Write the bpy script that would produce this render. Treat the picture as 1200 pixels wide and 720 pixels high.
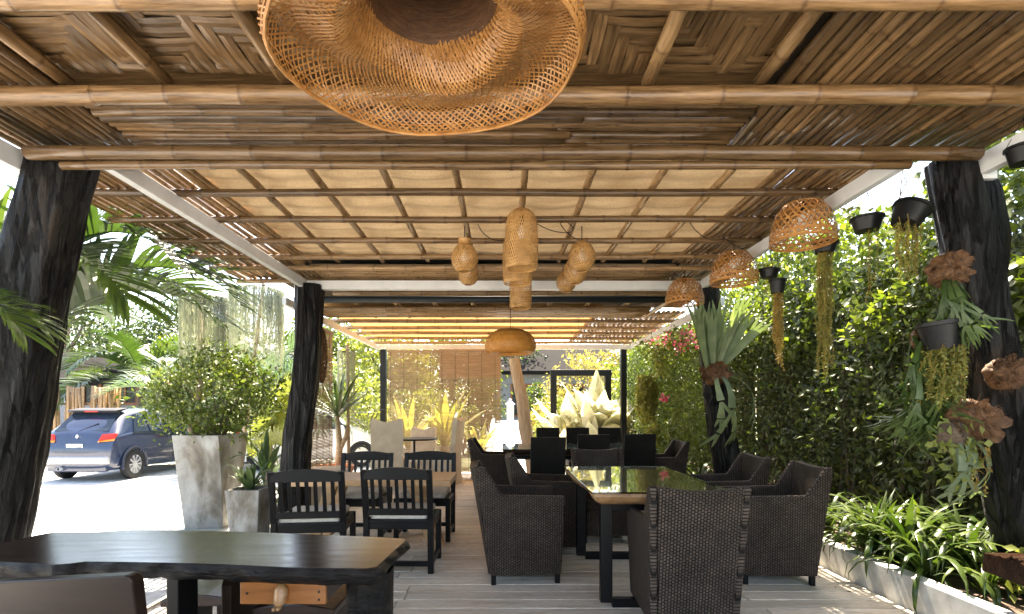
import bpy, math, random
import numpy as np
from mathutils import Vector, Matrix, Euler, noise

# ------------------------------------------------------------------ camera, world, sun, exposure
for o in list(bpy.data.objects):
    bpy.data.objects.remove(o)
SC = bpy.context.scene
COL = SC.collection
cam_d = bpy.data.cameras.new('camera')
cam = bpy.data.objects.new('camera', cam_d)
COL.objects.link(cam)
cam.location = (0, 0, 1.25)
cam.rotation_euler = (math.radians(90), 0, 0)
cam_d.sensor_width = 36
cam_d.lens = 18
cam_d.shift_x = 10 / 1200
cam_d.shift_y = 120 / 1200
cam_d.clip_start = 0.05
cam_d.clip_end = 1500
SC.camera = cam

SUN_EL = math.radians(61)
SUN_AZ = math.radians(-3)          # from +Y (into the picture) towards +X
world = bpy.data.worlds.new('World')
SC.world = world
world.use_nodes = True
wn = world.node_tree
wn.nodes.clear()
sky = wn.nodes.new('ShaderNodeTexSky')
sky.sky_type = 'NISHITA'
sky.sun_disc = False
sky.sun_elevation = SUN_EL
sky.sun_rotation = SUN_AZ
sky.air_density = 1.0
sky.dust_density = 2.0
bg = wn.nodes.new('ShaderNodeBackground')
bg.inputs['Strength'].default_value = 0.15
wo = wn.nodes.new('ShaderNodeOutputWorld')
wn.links.new(sky.outputs[0], bg.inputs[0])
wn.links.new(bg.outputs[0], wo.inputs[0])

sun_d = bpy.data.lights.new('sun', 'SUN')
sun_d.energy = 5.0
sun_d.angle = math.radians(0.53)
sun_d.color = (1.0, 0.94, 0.84)
sun = bpy.data.objects.new('sun', sun_d)
COL.objects.link(sun)
sdir = Vector((math.sin(SUN_AZ) * math.cos(SUN_EL), math.cos(SUN_AZ) * math.cos(SUN_EL), math.sin(SUN_EL)))
sun.rotation_euler = (-sdir).to_track_quat('-Z', 'Y').to_euler()
sun.location = sdir * 60

SC.view_settings.view_transform = 'Standard'
SC.view_settings.look = 'None'
SC.view_settings.gamma = 1
SC.view_settings.exposure = 2.6
SC.view_settings.use_white_balance = True
SC.view_settings.white_balance_temperature = 7400
SC.view_settings.white_balance_tint = 10
SC.render.engine = 'CYCLES'
SC.cycles.max_bounces = 8
SC.cycles.diffuse_bounces = 5
SC.cycles.glossy_bounces = 3
SC.cycles.transmission_bounces = 6
SC.cycles.transparent_max_bounces = 10

# ------------------------------------------------------------------ helpers
rng = random.Random(7)
def W(px, py, Y):
    """photo pixel at depth Y -> point"""
    return Vector(((px - 590) / 600 * Y, Y, 1.25 + (480 - py) / 600 * Y))

class MB:
    def __init__(s):
        s.v = []; s.f = []; s.c = []; s.rn = []
    def add(s, vs, fs, cols=None, rn=None):
        b = len(s.v)
        s.v += [tuple(v) for v in vs]
        s.f += [tuple(i + b for i in f) for f in fs]
        s.c += list(cols) if cols is not None else [0.0] * len(vs)
        s.rn += [rn if rn is not None else rng.random()] * len(fs)
    def box(s, c, d, R=None, taper=None):
        hx, hy, hz = d[0] / 2, d[1] / 2, d[2] / 2
        vs = []
        for z in (-hz, hz):
            k = 1.0 if (taper is None or z > 0) else taper
            for x, y in ((-hx, -hy), (hx, -hy), (hx, hy), (-hx, hy)):
                p = Vector((x * k, y * k, z))
                if R is not None: p = R @ p
                vs.append(p + Vector(c))
        s.add(vs, [(3, 2, 1, 0), (4, 5, 6, 7), (0, 1, 5, 4), (1, 2, 6, 5), (2, 3, 7, 6), (3, 0, 4, 7)])
    def beam(s, a, b, w, h):
        a = Vector(a); b = Vector(b); d = (b - a)
        L = d.length; d.normalize()
        up = Vector((0, 0, 1)) if abs(d.z) < .95 else Vector((0, 1, 0))
        sx = d.cross(up).normalized(); uz = sx.cross(d)
        R = Matrix((d, -sx, uz)).transposed()
        s.box((a + b) / 2, (L, w, h), R)
    def prism(s, poly, axis, a, b):
        """polygon in the two other axes, extruded along axis from a to b"""
        n = len(poly); vs = []
        for t in (a, b):
            for (p, q) in poly:
                vs.append({'x': (t, p, q), 'y': (p, t, q), 'z': (p, q, t)}[axis])
        fs = [tuple(range(n)), tuple(range(2 * n - 1, n - 1, -1))]
        for i in range(n):
            j = (i + 1) % n
            fs.append((i, i + n, j + n, j))
        s.add(vs, fs)
    def tube(s, pts, r, n=8, cap=True, cols=None, jitter=0):
        pts = [Vector(p) for p in pts]
        m = len(pts)
        if not hasattr(r, '__len__'): r = [r] * m
        vs = []; cc = []
        prev = None
        for i, p in enumerate(pts):
            t = (pts[min(i + 1, m - 1)] - pts[max(i - 1, 0)])
            if t.length < 1e-9: t = Vector((0, 0, 1))
            t.normalize()
            if prev is None:
                u = t.orthogonal().normalized()
            else:
                u = (prev - t * prev.dot(t))
                u = u.normalized() if u.length > 1e-6 else t.orthogonal().normalized()
            prev = u
            w = t.cross(u)
            for k in range(n):
                a = 2 * math.pi * k / n
                rr = r[i] * (1 + (rng.uniform(-jitter, jitter) if jitter else 0))
                vs.append(p + (u * math.cos(a) + w * math.sin(a)) * rr)
                cc.append(cols[i] if cols is not None else 0.0)
        fs = []
        for i in range(m - 1):
            for k in range(n):
                k2 = (k + 1) % n
                fs.append((i * n + k, i * n + k2, (i + 1) * n + k2, (i + 1) * n + k))
        if cap:
            fs.append(tuple(reversed(range(n))))
            fs.append(tuple(range((m - 1) * n, m * n)))
        s.add(vs, fs, cc)
    def lathe(s, prof, n=24, c=(0, 0, 0), axis='z', wob=None):
        vs = []
        for i, (r, z) in enumerate(prof):
            for k in range(n):
                a = 2 * math.pi * k / n
                rr = r * (wob(a, z) if wob else 1)
                p = (rr * math.cos(a), rr * math.sin(a), z)
                if axis == 'x': p = (z, rr * math.cos(a), rr * math.sin(a))
                if axis == 'y': p = (rr * math.sin(a), z, rr * math.cos(a))
                vs.append((p[0] + c[0], p[1] + c[1], p[2] + c[2]))
        fs = []
        for i in range(len(prof) - 1):
            for k in range(n):
                k2 = (k + 1) % n
                fs.append((i * n + k, i * n + k2, (i + 1) * n + k2, (i + 1) * n + k))
        s.add(vs, fs)
    def strip(s, pts, wid, side, fold=0.0):
        """ribbon along pts, width list, side vectors; fold lifts the margins"""
        vs = []; fs = []
        m = len(pts)
        for i, p in enumerate(pts):
            p = Vector(p)
            sd = Vector(side[i] if isinstance(side, list) else side)
            t = (Vector(pts[min(i + 1, m - 1)]) - Vector(pts[max(i - 1, 0)])).normalized()
            nn = sd.cross(t)
            w = wid[i]
            if fold:
                vs += [p - sd * w + nn * w * fold, p, p + sd * w + nn * w * fold]
            else:
                vs += [p - sd * w, p + sd * w]
        q = 3 if fold else 2
        for i in range(m - 1):
            for k in range(q - 1):
                fs.append((i * q + k, i * q + k + 1, (i + 1) * q + k + 1, (i + 1) * q + k))
        s.add(vs, fs)
    def mesh(s, name, mat, smooth=False, attr=False):
        me = bpy.data.meshes.new(name)
        me.from_pydata(s.v, [], s.f)
        if mat is not None: me.materials.append(mat)
        if any(s.c):
            a = me.attributes.new('nd', 'FLOAT', 'POINT')
            a.data.foreach_set('value', s.c)
        if attr:
            a = me.attributes.new('rnd', 'FLOAT', 'FACE')
            a.data.foreach_set('value', s.rn)
        if smooth:
            me.polygons.foreach_set('use_smooth', [True] * len(me.polygons))
        me.update()
        return me
    def build(s, name, mat, parent=None, loc=(0, 0, 0), rot=(0, 0, 0), smooth=False, attr=False, bevel=0, auto=None):
        me = s.mesh(name, mat, smooth or (auto is not None), attr)
        if auto is not None: me.set_sharp_from_angle(angle=math.radians(auto))
        o = ob(name, me, parent, loc, rot)
        if bevel: add_bevel(o, bevel)
        return o

def add_bevel(o, w, seg=2):
    m = o.modifiers.new('bevel', 'BEVEL'); m.width = w; m.segments = seg; m.limit_method = 'ANGLE'
    m.angle_limit = math.radians(35)

def ob(name, me, parent=None, loc=(0, 0, 0), rot=(0, 0, 0), scale=None):
    o = bpy.data.objects.new(name, me)
    COL.objects.link(o)
    o.parent = parent
    o.location = loc
    o.rotation_euler = rot
    if scale is not None: o.scale = scale
    return o

def tag(o, label, cat, group=None, kind=None):
    if label: o['label'] = label
    if cat: o['category'] = cat
    if group: o['group'] = group
    if kind: o['kind'] = kind
    return o

def thing(name, label, cat, loc=(0, 0, 0), rz=0, group=None):
    o = ob(name, None, None, loc, (0, 0, rz))
    o.empty_display_size = .1
    return tag(o, label, cat, group)

def struct(o):
    o['kind'] = 'structure'
    return o

def copy_tree(o, parent=None):
    c = o.copy()
    COL.objects.link(c)
    c.parent = parent
    for ch in list(o.children):
        copy_tree(ch, c)
    return c

def place(proto, used, loc, rz, label, group):
    """first use moves the prototype itself, later ones copy it"""
    if not used:
        o = proto; used.append(1)
    else:
        o = copy_tree(proto)
    o.location = loc
    o.rotation_euler = (0, 0, rz)
    o['label'] = label
    if group: o['group'] = group
    return o

# ------------------------------------------------------------------ materials
def base_mat(name):
    m = bpy.data.materials.new(name)
    m.use_nodes = True
    nt = m.node_tree
    b = nt.nodes['Principled BSDF']
    return m, nt, b

def N(nt, t, **kw):
    n = nt.nodes.new(t)
    for k, v in kw.items(): setattr(n, k, v)
    return n

def coords(nt, scale=(1, 1, 1), rand_off=True):
    tc = N(nt, 'ShaderNodeTexCoord')
    mp = N(nt, 'ShaderNodeMapping')
    mp.inputs['Scale'].default_value = scale
    if rand_off:
        oi = N(nt, 'ShaderNodeObjectInfo')
        mu = N(nt, 'ShaderNodeVectorMath', operation='SCALE')
        mu.inputs[0].default_value = (13.7, 7.1, 23.3)
        nt.links.new(oi.outputs['Random'], mu.inputs['Scale'])
        ad = N(nt, 'ShaderNodeVectorMath', operation='ADD')
        nt.links.new(tc.outputs['Object'], ad.inputs[0])
        nt.links.new(mu.outputs[0], ad.inputs[1])
        nt.links.new(ad.outputs[0], mp.inputs['Vector'])
    else:
        nt.links.new(tc.outputs['Object'], mp.inputs['Vector'])
    return mp.outputs[0]

def ramp(nt, fac, stops):
    r = N(nt, 'ShaderNodeValToRGB')
    els = r.color_ramp.elements
    while len(els) < len(stops): els.new(.5)
    for e, (p, c) in zip(els, stops):
        e.position = p
        e.color = (c[0], c[1], c[2], 1)
    nt.links.new(fac, r.inputs[0])
    return r.outputs[0]

def scale_col(nt, col, fac_sock):
    m = N(nt, 'ShaderNodeMix', data_type='RGBA', blend_type='MULTIPLY')
    m.inputs[0].default_value = 1
    nt.links.new(col, m.inputs[6])
    nt.links.new(fac_sock, m.inputs[7])
    return m.outputs[2]

def obj_rand(nt, lo, hi):
    oi = N(nt, 'ShaderNodeObjectInfo')
    mr = N(nt, 'ShaderNodeMapRange')
    mr.inputs['To Min'].default_value = lo
    mr.inputs['To Max'].default_value = hi
    nt.links.new(oi.outputs['Random'], mr.inputs['Value'])
    return mr.outputs[0]

def noise_mat(name, stops, scale=8, stretch=(1, 1, 1), rough=.6, bump=.2, bdist=.01, rand=(1, 1), detail=6,
              metal=0, spec=None, rough2=None, fine=0, distort=0, dark_nd=False, coat=0):
    m, nt, b = base_mat(name)
    v = coords(nt, stretch)
    nz = N(nt, 'ShaderNodeTexNoise')
    nz.inputs['Scale'].default_value = scale
    nz.inputs['Detail'].default_value = detail
    nz.inputs['Roughness'].default_value = .6
    nz.inputs['Distortion'].default_value = distort
    nt.links.new(v, nz.inputs['Vector'])
    col = ramp(nt, nz.outputs['Fac'], stops)
    if rand != (1, 1):
        col = scale_col(nt, col, obj_rand(nt, *rand))
    if fine:
        n2 = N(nt, 'ShaderNodeTexNoise')
        n2.inputs['Scale'].default_value = fine
        n2.inputs['Detail'].default_value = 4
        nt.links.new(v, n2.inputs['Vector'])
        c2 = ramp(nt, n2.outputs['Fac'], [(.3, (.72, .72, .72)), (.65, (1.1, 1.1, 1.1))])
        col = scale_col(nt, col, c2)
    if dark_nd:
        at = N(nt, 'ShaderNodeAttribute', attribute_name='nd')
        c3 = ramp(nt, at.outputs['Fac'], [(0, (1, 1, 1)), (1, (.42, .36, .3))])
        col = scale_col(nt, col, c3)
    nt.links.new(col, b.inputs['Base Color'])
    b.inputs['Roughness'].default_value = rough
    b.inputs['Metallic'].default_value = metal
    if spec is not None: b.inputs['Specular IOR Level'].default_value = spec
    if coat:
        b.inputs['Coat Weight'].default_value = coat
        b.inputs['Coat Roughness'].default_value = .08
    if rough2 is not None:
        mr = N(nt, 'ShaderNodeMapRange')
        mr.inputs['From Min'].default_value = .3; mr.inputs['From Max'].default_value = .7
        mr.inputs['To Min'].default_value = rough; mr.inputs['To Max'].default_value = rough2
        nt.links.new(nz.outputs['Fac'], mr.inputs['Value'])
        nt.links.new(mr.outputs[0], b.inputs['Roughness'])
    if bump:
        bp = N(nt, 'ShaderNodeBump')
        bp.inputs['Strength'].default_value = bump
        bp.inputs['Distance'].default_value = bdist
        nt.links.new(nz.outputs['Fac'], bp.inputs['Height'])
        nt.links.new(bp.outputs[0], b.inputs['Normal'])
    return m

def leaf_mat(name, a, bcol, trans=.35, rough=.42, tint=(1.25, 1.35, .55), per_obj=False):
    m, nt, b = base_mat(name)
    if per_obj:
        f = obj_rand(nt, 0, 1)
    else:
        at = N(nt, 'ShaderNodeAttribute', attribute_name='rnd')
        f = at.outputs['Fac']
    mid = tuple((x + y) / 2 for x, y in zip(a, bcol))
    col = ramp(nt, f, [(0, a), (.6, mid), (1, bcol)])
    nz = N(nt, 'ShaderNodeTexNoise')
    nz.inputs['Scale'].default_value = 9
    tc = N(nt, 'ShaderNodeTexCoord')
    nt.links.new(tc.outputs['Object'], nz.inputs['Vector'])
    c2 = ramp(nt, nz.outputs['Fac'], [(.3, (.72, .75, .7)), (.7, (1.15, 1.12, 1.05))])
    col = scale_col(nt, col, c2)
    nt.links.new(col, b.inputs['Base Color'])
    b.inputs['Roughness'].default_value = rough
    tr = N(nt, 'ShaderNodeBsdfTranslucent')
    tm = N(nt, 'ShaderNodeMix', data_type='RGBA', blend_type='MULTIPLY')
    tm.inputs[0].default_value = 1
    nt.links.new(col, tm.inputs[6])
    tm.inputs[7].default_value = (*tint, 1)
    nt.links.new(tm.outputs[2], tr.inputs['Color'])
    mx = N(nt, 'ShaderNodeMixShader')
    mx.inputs[0].default_value = trans
    nt.links.new(b.outputs[0], mx.inputs[1])
    nt.links.new(tr.outputs[0], mx.inputs[2])
    nt.links.new(mx.outputs[0], nt.nodes['Material Output'].inputs[0])
    return m

def flat(name, col, rough=.5, metal=0, spec=.3):
    return noise_mat(name, [(.3, tuple(c * .85 for c in col)), (.7, tuple(min(1, c * 1.1) for c in col))], scale=14, rough=rough,
                     bump=.06, bdist=.003, metal=metal, spec=spec)

def sheet_mat(name, a, b_, trans):
    """thin roofing cloth that lets some daylight through"""
    m, nt, b = base_mat(name)
    v = coords(nt, (.6, 9, 1), False)
    nz = N(nt, 'ShaderNodeTexNoise'); nz.inputs['Scale'].default_value = 3; nz.inputs['Detail'].default_value = 5
    nt.links.new(v, nz.inputs['Vector'])
    col = ramp(nt, nz.outputs['Fac'], [(.3, a), (.7, b_)])
    st = N(nt, 'ShaderNodeTexNoise'); st.inputs['Scale'].default_value = 2.2; st.inputs['Detail'].default_value = 8; st.inputs['Distortion'].default_value = .7
    nt.links.new(coords(nt, (1, 1, 1), False), st.inputs['Vector'])
    col = scale_col(nt, col, ramp(nt, st.outputs['Fac'], [(.28, (.78, .72, .64)), (.5, (1, .98, .95)), (.7, (1.06, 1.05, 1.04))]))
    wv = N(nt, 'ShaderNodeTexNoise'); wv.inputs['Scale'].default_value = 160
    nt.links.new(coords(nt, (1, .2, 1), False), wv.inputs['Vector'])
    col = scale_col(nt, col, ramp(nt, wv.outputs['Fac'], [(.35, (.86, .85, .83)), (.65, (1.06, 1.06, 1.06))]))
    nt.links.new(col, b.inputs['Base Color'])
    b.inputs['Roughness'].default_value = .8
    tr = N(nt, 'ShaderNodeBsdfTranslucent')
    nt.links.new(col, tr.inputs['Color'])
    mx = N(nt, 'ShaderNodeMixShader'); mx.inputs[0].default_value = trans
    nt.links.new(b.outputs[0], mx.inputs[1]); nt.links.new(tr.outputs[0], mx.inputs[2])
    nt.links.new(mx.outputs[0], nt.nodes['Material Output'].inputs[0])
    return m

def wicker_mat(name, c1, c2, mortar, bw=.02, bh=.011, plane='x'):
    m, nt, b = base_mat(name)
    tc = N(nt, 'ShaderNodeTexCoord')
    sp = N(nt, 'ShaderNodeSeparateXYZ')
    nt.links.new(tc.outputs['Object'], sp.inputs[0])
    ad = N(nt, 'ShaderNodeMath', operation='ADD')
    nt.links.new(sp.outputs[0 if plane == 'x' else 1], ad.inputs[0]); ad.inputs[1].default_value = .5
    cb = N(nt, 'ShaderNodeCombineXYZ')
    nt.links.new(sp.outputs[2], cb.inputs[0]); nt.links.new(ad.outputs[0], cb.inputs[1])
    br = N(nt, 'ShaderNodeTexBrick')
    br.inputs['Scale'].default_value = 1
    br.inputs['Brick Width'].default_value = bw
    br.inputs['Row Height'].default_value = bh
    br.inputs['Mortar Size'].default_value = .0045
    br.inputs['Mortar Smooth'].default_value = 1.0
    br.inputs['Color1'].default_value = (*c1, 1); br.inputs['Color2'].default_value = (*c2, 1)
    br.inputs['Mortar'].default_value = (*mortar, 1)
    nt.links.new(cb.outputs[0], br.inputs['Vector'])
    nz = N(nt, 'ShaderNodeTexNoise'); nz.inputs['Scale'].default_value = 6
    nt.links.new(tc.outputs['Object'], nz.inputs['Vector'])
    c3 = ramp(nt, nz.outputs['Fac'], [(.3, (.75, .75, .75)), (.7, (1.2, 1.2, 1.2))])
    col = scale_col(nt, br.outputs['Color'], c3)
    nt.links.new(col, b.inputs['Base Color'])
    b.inputs['Roughness'].default_value = .5
    b.inputs['Specular IOR Level'].default_value = .16
    bp = N(nt, 'ShaderNodeBump'); bp.inputs['Strength'].default_value = .8; bp.inputs['Distance'].default_value = .006
    bp.invert = True
    nt.links.new(br.outputs['Fac'], bp.inputs['Height'])
    nt.links.new(bp.outputs[0], b.inputs['Normal'])
    return m

M = {}
bam = lambda n, l, d, **k: noise_mat(n, [(.28, d), (.5, tuple((x + y) / 2 for x, y in zip(l, d))), (.72, l)], scale=3.2, stretch=(1.2, 16, 16),
                                     rough=.22, rough2=.42, bump=.2, bdist=.004, dark_nd=True, fine=9, **k)
M['bam'] = bam('bamboo_aged', (.33, .195, .086), (.095, .048, .018), rand=(.5, 1.3))
M['bam_l'] = bam('bamboo_pale', (.50, .31, .145), (.22, .12, .046), rand=(.65, 1.2))
M['bam_d'] = bam('bamboo_brown', (.26, .152, .07), (.068, .035, .014), rand=(.45, 1.45))
M['strip'] = noise_mat('split_bamboo', [(.25, (.06, .031, .012)), (.5, (.165, .092, .038)), (.75, (.30, .18, .08))], scale=3, stretch=(1.5, 22, 22),
                       rough=.28, rough2=.42, bump=.3, bdist=.003, rand=(.65, 1.3), fine=8)
M['sheet'] = sheet_mat('roof_cloth', (.47, .33, .185), (.60, .44, .26), .04)
M['sheet_r'] = sheet_mat('roof_cloth_rear_glow', (.62, .36, .14), (.74, .47, .20), .18)  # orange base puts the warm glow of daylight into the cream cloth
M['sun_block_thatch'] = noise_mat('sun_block_thatch', [(.3, (.05, .035, .02)), (.7, (.14, .10, .06))], scale=20, stretch=(1, 6, 1), rough=.9)
M['white'] = noise_mat('white_paint', [(.3, (.66, .66, .64)), (.7, (.80, .80, .78))], scale=5, rough=.5, bump=.05, bdist=.002)
M['steel'] = flat('black_steel', (.005, .0055, .006), .4)
M['gutter'] = flat('grey_gutter', (.02, .024, .028), .45)
M['deck'] = noise_mat('weathered_board', [(.2, (.46, .37, .27)), (.5, (.77, .67, .54)), (.8, (.90, .82, .70))], scale=2.6, stretch=(1, 11, 4),
                      rough=.5, rough2=.7, bump=.35, bdist=.004, rand=(.82, 1.04), fine=18)
def log_mat():
    m, nt, b = base_mat('charred_log')
    v = coords(nt, (7, 7, .9), True)
    v2 = coords(nt, (1, 1, .35), True)
    nz = N(nt, 'ShaderNodeTexNoise'); nz.inputs['Scale'].default_value = 5; nz.inputs['Detail'].default_value = 9; nz.inputs['Roughness'].default_value = .65
    nt.links.new(v, nz.inputs['Vector'])
    wr = N(nt, 'ShaderNodeVectorMath', operation='MULTIPLY_ADD')
    wr.inputs[1].default_value = (.35, .35, .35)
    nt.links.new(nz.outputs['Color'], wr.inputs[0]); nt.links.new(v, wr.inputs[2])
    vo = N(nt, 'ShaderNodeTexVoronoi', feature='DISTANCE_TO_EDGE'); vo.inputs['Scale'].default_value = 2.1
    nt.links.new(wr.outputs[0], vo.inputs['Vector'])
    big = N(nt, 'ShaderNodeTexNoise'); big.inputs['Scale'].default_value = 3.2; big.inputs['Detail'].default_value = 7
    nt.links.new(v2, big.inputs['Vector'])
    col = ramp(nt, big.outputs['Fac'], [(.40, (.0018, .0018, .0022)), (.56, (.005, .0046, .0046)), (.66, (.026, .016, .009)), (.78, (.085, .048, .024))])
    col = scale_col(nt, col, ramp(nt, vo.outputs['Distance'], [(0, (.15, .15, .15)), (.12, (1, 1, 1))]))
    col = scale_col(nt, col, ramp(nt, nz.outputs['Fac'], [(.3, (.5, .5, .5)), (.7, (1.5, 1.5, 1.5))]))
    nt.links.new(col, b.inputs['Base Color'])
    b.inputs['Specular IOR Level'].default_value = .32
    mr = N(nt, 'ShaderNodeMapRange'); mr.inputs['From Min'].default_value = .3; mr.inputs['From Max'].default_value = .7; mr.inputs['To Min'].default_value = .28; mr.inputs['To Max'].default_value = .62
    nt.links.new(nz.outputs['Fac'], mr.inputs['Value']); nt.links.new(mr.outputs[0], b.inputs['Roughness'])
    cl = N(nt, 'ShaderNodeMath', operation='MINIMUM'); cl.inputs[1].default_value = .16
    nt.links.new(vo.outputs['Distance'], cl.inputs[0])
    b1 = N(nt, 'ShaderNodeBump'); b1.inputs['Strength'].default_value = 1; b1.inputs['Distance'].default_value = .14
    nt.links.new(cl.outputs[0], b1.inputs['Height'])
    b2 = N(nt, 'ShaderNodeBump'); b2.inputs['Strength'].default_value = .9; b2.inputs['Distance'].default_value = .02
    nt.links.new(nz.outputs['Fac'], b2.inputs['Height']); nt.links.new(b1.outputs[0], b2.inputs['Normal'])
    nt.links.new(b2.outputs[0], b.inputs['Normal'])
    return m
M['log'] = log_mat()
M['slab'] = noise_mat('dark_polished_slab', [(.25, (.020, .010, .006)), (.5, (.034, .017, .010)), (.8, (.052, .028, .016))], scale=3, stretch=(1, 8, 4),
                      rough=.16, rough2=.26, bump=.06, bdist=.003, distort=.6, fine=12)
M['bark'] = noise_mat('live_edge_bark', [(.3, (.002, .002, .002)), (.6, (.010, .008, .007)), (.85, (.06, .042, .032))], scale=6, stretch=(.8, 3, 5), rough=.4,
                      bump=1.0, bdist=.03, detail=8, spec=.2)
M['amber'] = noise_mat('amber_wood', [(.25, (.15, .05, .012)), (.5, (.25, .088, .02)), (.8, (.34, .135, .036))], scale=4, stretch=(1, 9, 9), rough=.3, bump=.05)
M['oak'] = noise_mat('light_wood', [(.25, (.34, .19, .085)), (.5, (.50, .30, .15)), (.8, (.60, .38, .20))], scale=3, stretch=(1, 12, 6), rough=.4, bump=.08)
M['walnut'] = noise_mat('live_wood', [(.25, (.15, .075, .03)), (.5, (.33, .18, .08)), (.8, (.48, .29, .14))], scale=3.5, stretch=(4, 1, 4), rough=.35, bump=.1, distort=1.2)
M['dkchair'] = noise_mat('brown_board', [(.25, (.009, .005, .004)), (.5, (.016, .009, .006)), (.8, (.028, .016, .010))], scale=3, stretch=(1, 6, 10), rough=.32, bump=.05, spec=.22)
M['black'] = noise_mat('black_lacquer', [(.3, (.002, .002, .0025)), (.7, (.006, .006, .007))], scale=5, stretch=(1, 1, .3), spec=.2, rough=.4, bump=.1, bdist=.003)
M['cushion'] = noise_mat('pale_cushion', [(.3, (.46, .43, .38)), (.7, (.62, .59, .54))], scale=60, rough=.85, bump=.15, bdist=.002)
M['cream'] = noise_mat('slip_cover', [(.3, (.52, .44, .34)), (.7, (.66, .58, .46))], scale=8, rough=.85, bump=.15)
M['wick'] = wicker_mat('brown_wicker', (.092, .069, .054), (.064, .048, .038), (.006, .0045, .004), .019, .0165)
M['wick_y'] = wicker_mat('brown_wicker_side', (.092, .069, .054), (.064, .048, .038), (.006, .0045, .004), .019, .0165, 'y')
M['wick_d'] = wicker_mat('dark_wicker', (.018, .015, .013), (.011, .010, .009), (.003, .003, .003), .026, .016)
M['rattan'] = noise_mat('rattan', [(.25, (.22, .085, .021)), (.5, (.40, .18, .050)), (.8, (.54, .28, .095))], scale=18, rough=.38, bump=0, rand=(.95, 1.05))
M['rattan_t'] = noise_mat('rattan_tan', [(.25, (.30, .15, .045)), (.5, (.46, .25, .085)), (.8, (.58, .35, .14))], scale=18, rough=.45, bump=0)
M['rattan_o'] = noise_mat('rattan_sunlit_orange', [(.25, (.50, .20, .035)), (.5, (.66, .29, .06)), (.8, (.74, .38, .10))], scale=14, rough=.42, bump=0)  # brighter rattan; the sunlit glow is put into its colour
M['rattan_d'] = noise_mat('rattan_shadowed_liner', [(.25, (.05, .02, .006)), (.5, (.09, .038, .012)), (.8, (.14, .065, .022))], scale=30, stretch=(1, 1, 3), rough=.6, bump=.4)  # dark brown holds the shade of the unlit lamp crown
M['cord'] = flat('black_cord', (.005, .005, .005), .5)
M['conc'] = noise_mat('concrete', [(.3, (.10, .085, .065)), (.42, (.21, .19, .16)), (.52, (.33, .325, .31)), (.7, (.43, .435, .43))], scale=3.0, stretch=(1.2, 1.2, .6), rough=.7, bump=.25, bdist=.006, detail=10, distort=.5, fine=7)
M['drive'] = noise_mat('driveway', [(.2, (.50, .49, .47)), (.8, (.66, .65, .62))], scale=.7, rough=.85, bump=.15, bdist=.004, detail=9, fine=6)
M['path'] = noise_mat('pale_path', [(.2, (.58, .57, .54)), (.8, (.70, .69, .66))], scale=2, rough=.8, bump=.1)
M['render'] = noise_mat('white_render', [(.2, (.40, .39, .36)), (.5, (.60, .60, .57)), (.8, (.70, .70, .68))], scale=3, rough=.8, bump=.15, detail=9, fine=9)
M['soil'] = noise_mat('soil', [(.3, (.05, .032, .02)), (.7, (.16, .11, .075))], scale=26, rough=.95, bump=.8, bdist=.02)
M['terra'] = noise_mat('terracotta', [(.3, (.36, .16, .085)), (.7, (.50, .25, .14))], scale=5, rough=.75, bump=.1)
M['pot'] = flat('black_plastic', (.007, .0075, .008), .42)
M['coir'] = noise_mat('dry_fern_shield', [(.25, (.03, .012, .004)), (.5, (.11, .047, .015)), (.8, (.24, .12, .048))], scale=14, stretch=(3, 1, 3), fine=24, rough=.7, bump=.6, bdist=.01)
M['trunk'] = noise_mat('tree_bark', [(.3, (.09, .07, .05)), (.7, (.24, .19, .14))], scale=12, stretch=(1, 1, .3), rough=.9, bump=.6)
M['ptrunk'] = noise_mat('pale_trunk', [(.3, (.28, .2, .13)), (.7, (.48, .37, .26))], scale=12, stretch=(1, 1, 3), rough=.85, bump=.5)
M['driftwood'] = noise_mat('bleached_timber', [(.3, (.40, .29, .19)), (.7, (.62, .50, .38))], scale=5, stretch=(4, 4, .6), rough=.75, bump=.4)
M['blind'] = noise_mat('split_reed', [(.3, (.20, .125, .07)), (.7, (.36, .25, .155))], scale=6, stretch=(.5, 4, 20), rough=.6, bump=.1)
M['stone'] = noise_mat('pebble', [(.3, (.3, .29, .27)), (.7, (.6, .58, .55))], scale=9, rough=.7, bump=.2, rand=(.5, 1.1))
M['grass'] = noise_mat('far_ground', [(.3, (.07, .09, .03)), (.7, (.16, .16, .08))], scale=3, rough=.95)
M['hwall'] = flat('grey_wall', (.22, .23, .25), .8)
M['hroof'] = noise_mat('roof_tile_shaded', [(.3, (.008, .007, .007)), (.7, (.018, .016, .015))], scale=10, rough=.9, spec=.1)  # near-black base stands in for shade lying on the bungalow roof
M['hframe'] = flat('red_brown_frame', (.23, .085, .04), .5)
M['hglass'] = flat('dark_pane', (.02, .026, .03), .08)
# leaves
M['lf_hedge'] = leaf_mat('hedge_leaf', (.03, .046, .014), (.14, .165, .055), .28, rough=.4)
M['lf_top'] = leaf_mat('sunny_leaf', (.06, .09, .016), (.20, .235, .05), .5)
M['lf_wall'] = leaf_mat('garden_wall_leaf', (.06, .10, .022), (.19, .23, .06), .4)
M['lf_shrub'] = leaf_mat('shrub_leaf', (.05, .085, .022), (.15, .18, .045), .38)
M['lf_tree'] = leaf_mat('tree_leaf', (.03, .055, .016), (.09, .125, .034), .32)
M['lf_yel'] = leaf_mat('golden_leaf', (.30, .27, .09), (.48, .42, .17), .4, tint=(1.2, 1.1, .5))
M['lf_palm'] = leaf_mat('palm_leaf', (.032, .064, .018), (.095, .14, .042), .33, rough=.35, per_obj=True)
M['lf_blue'] = leaf_mat('blue_palm_leaf', (.10, .16, .13), (.2, .27, .21), .3, per_obj=True)
M['lf_strap'] = leaf_mat('strap_leaf', (.03, .062, .013), (.11, .15, .038), .32, rough=.3, per_obj=True)
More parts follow.
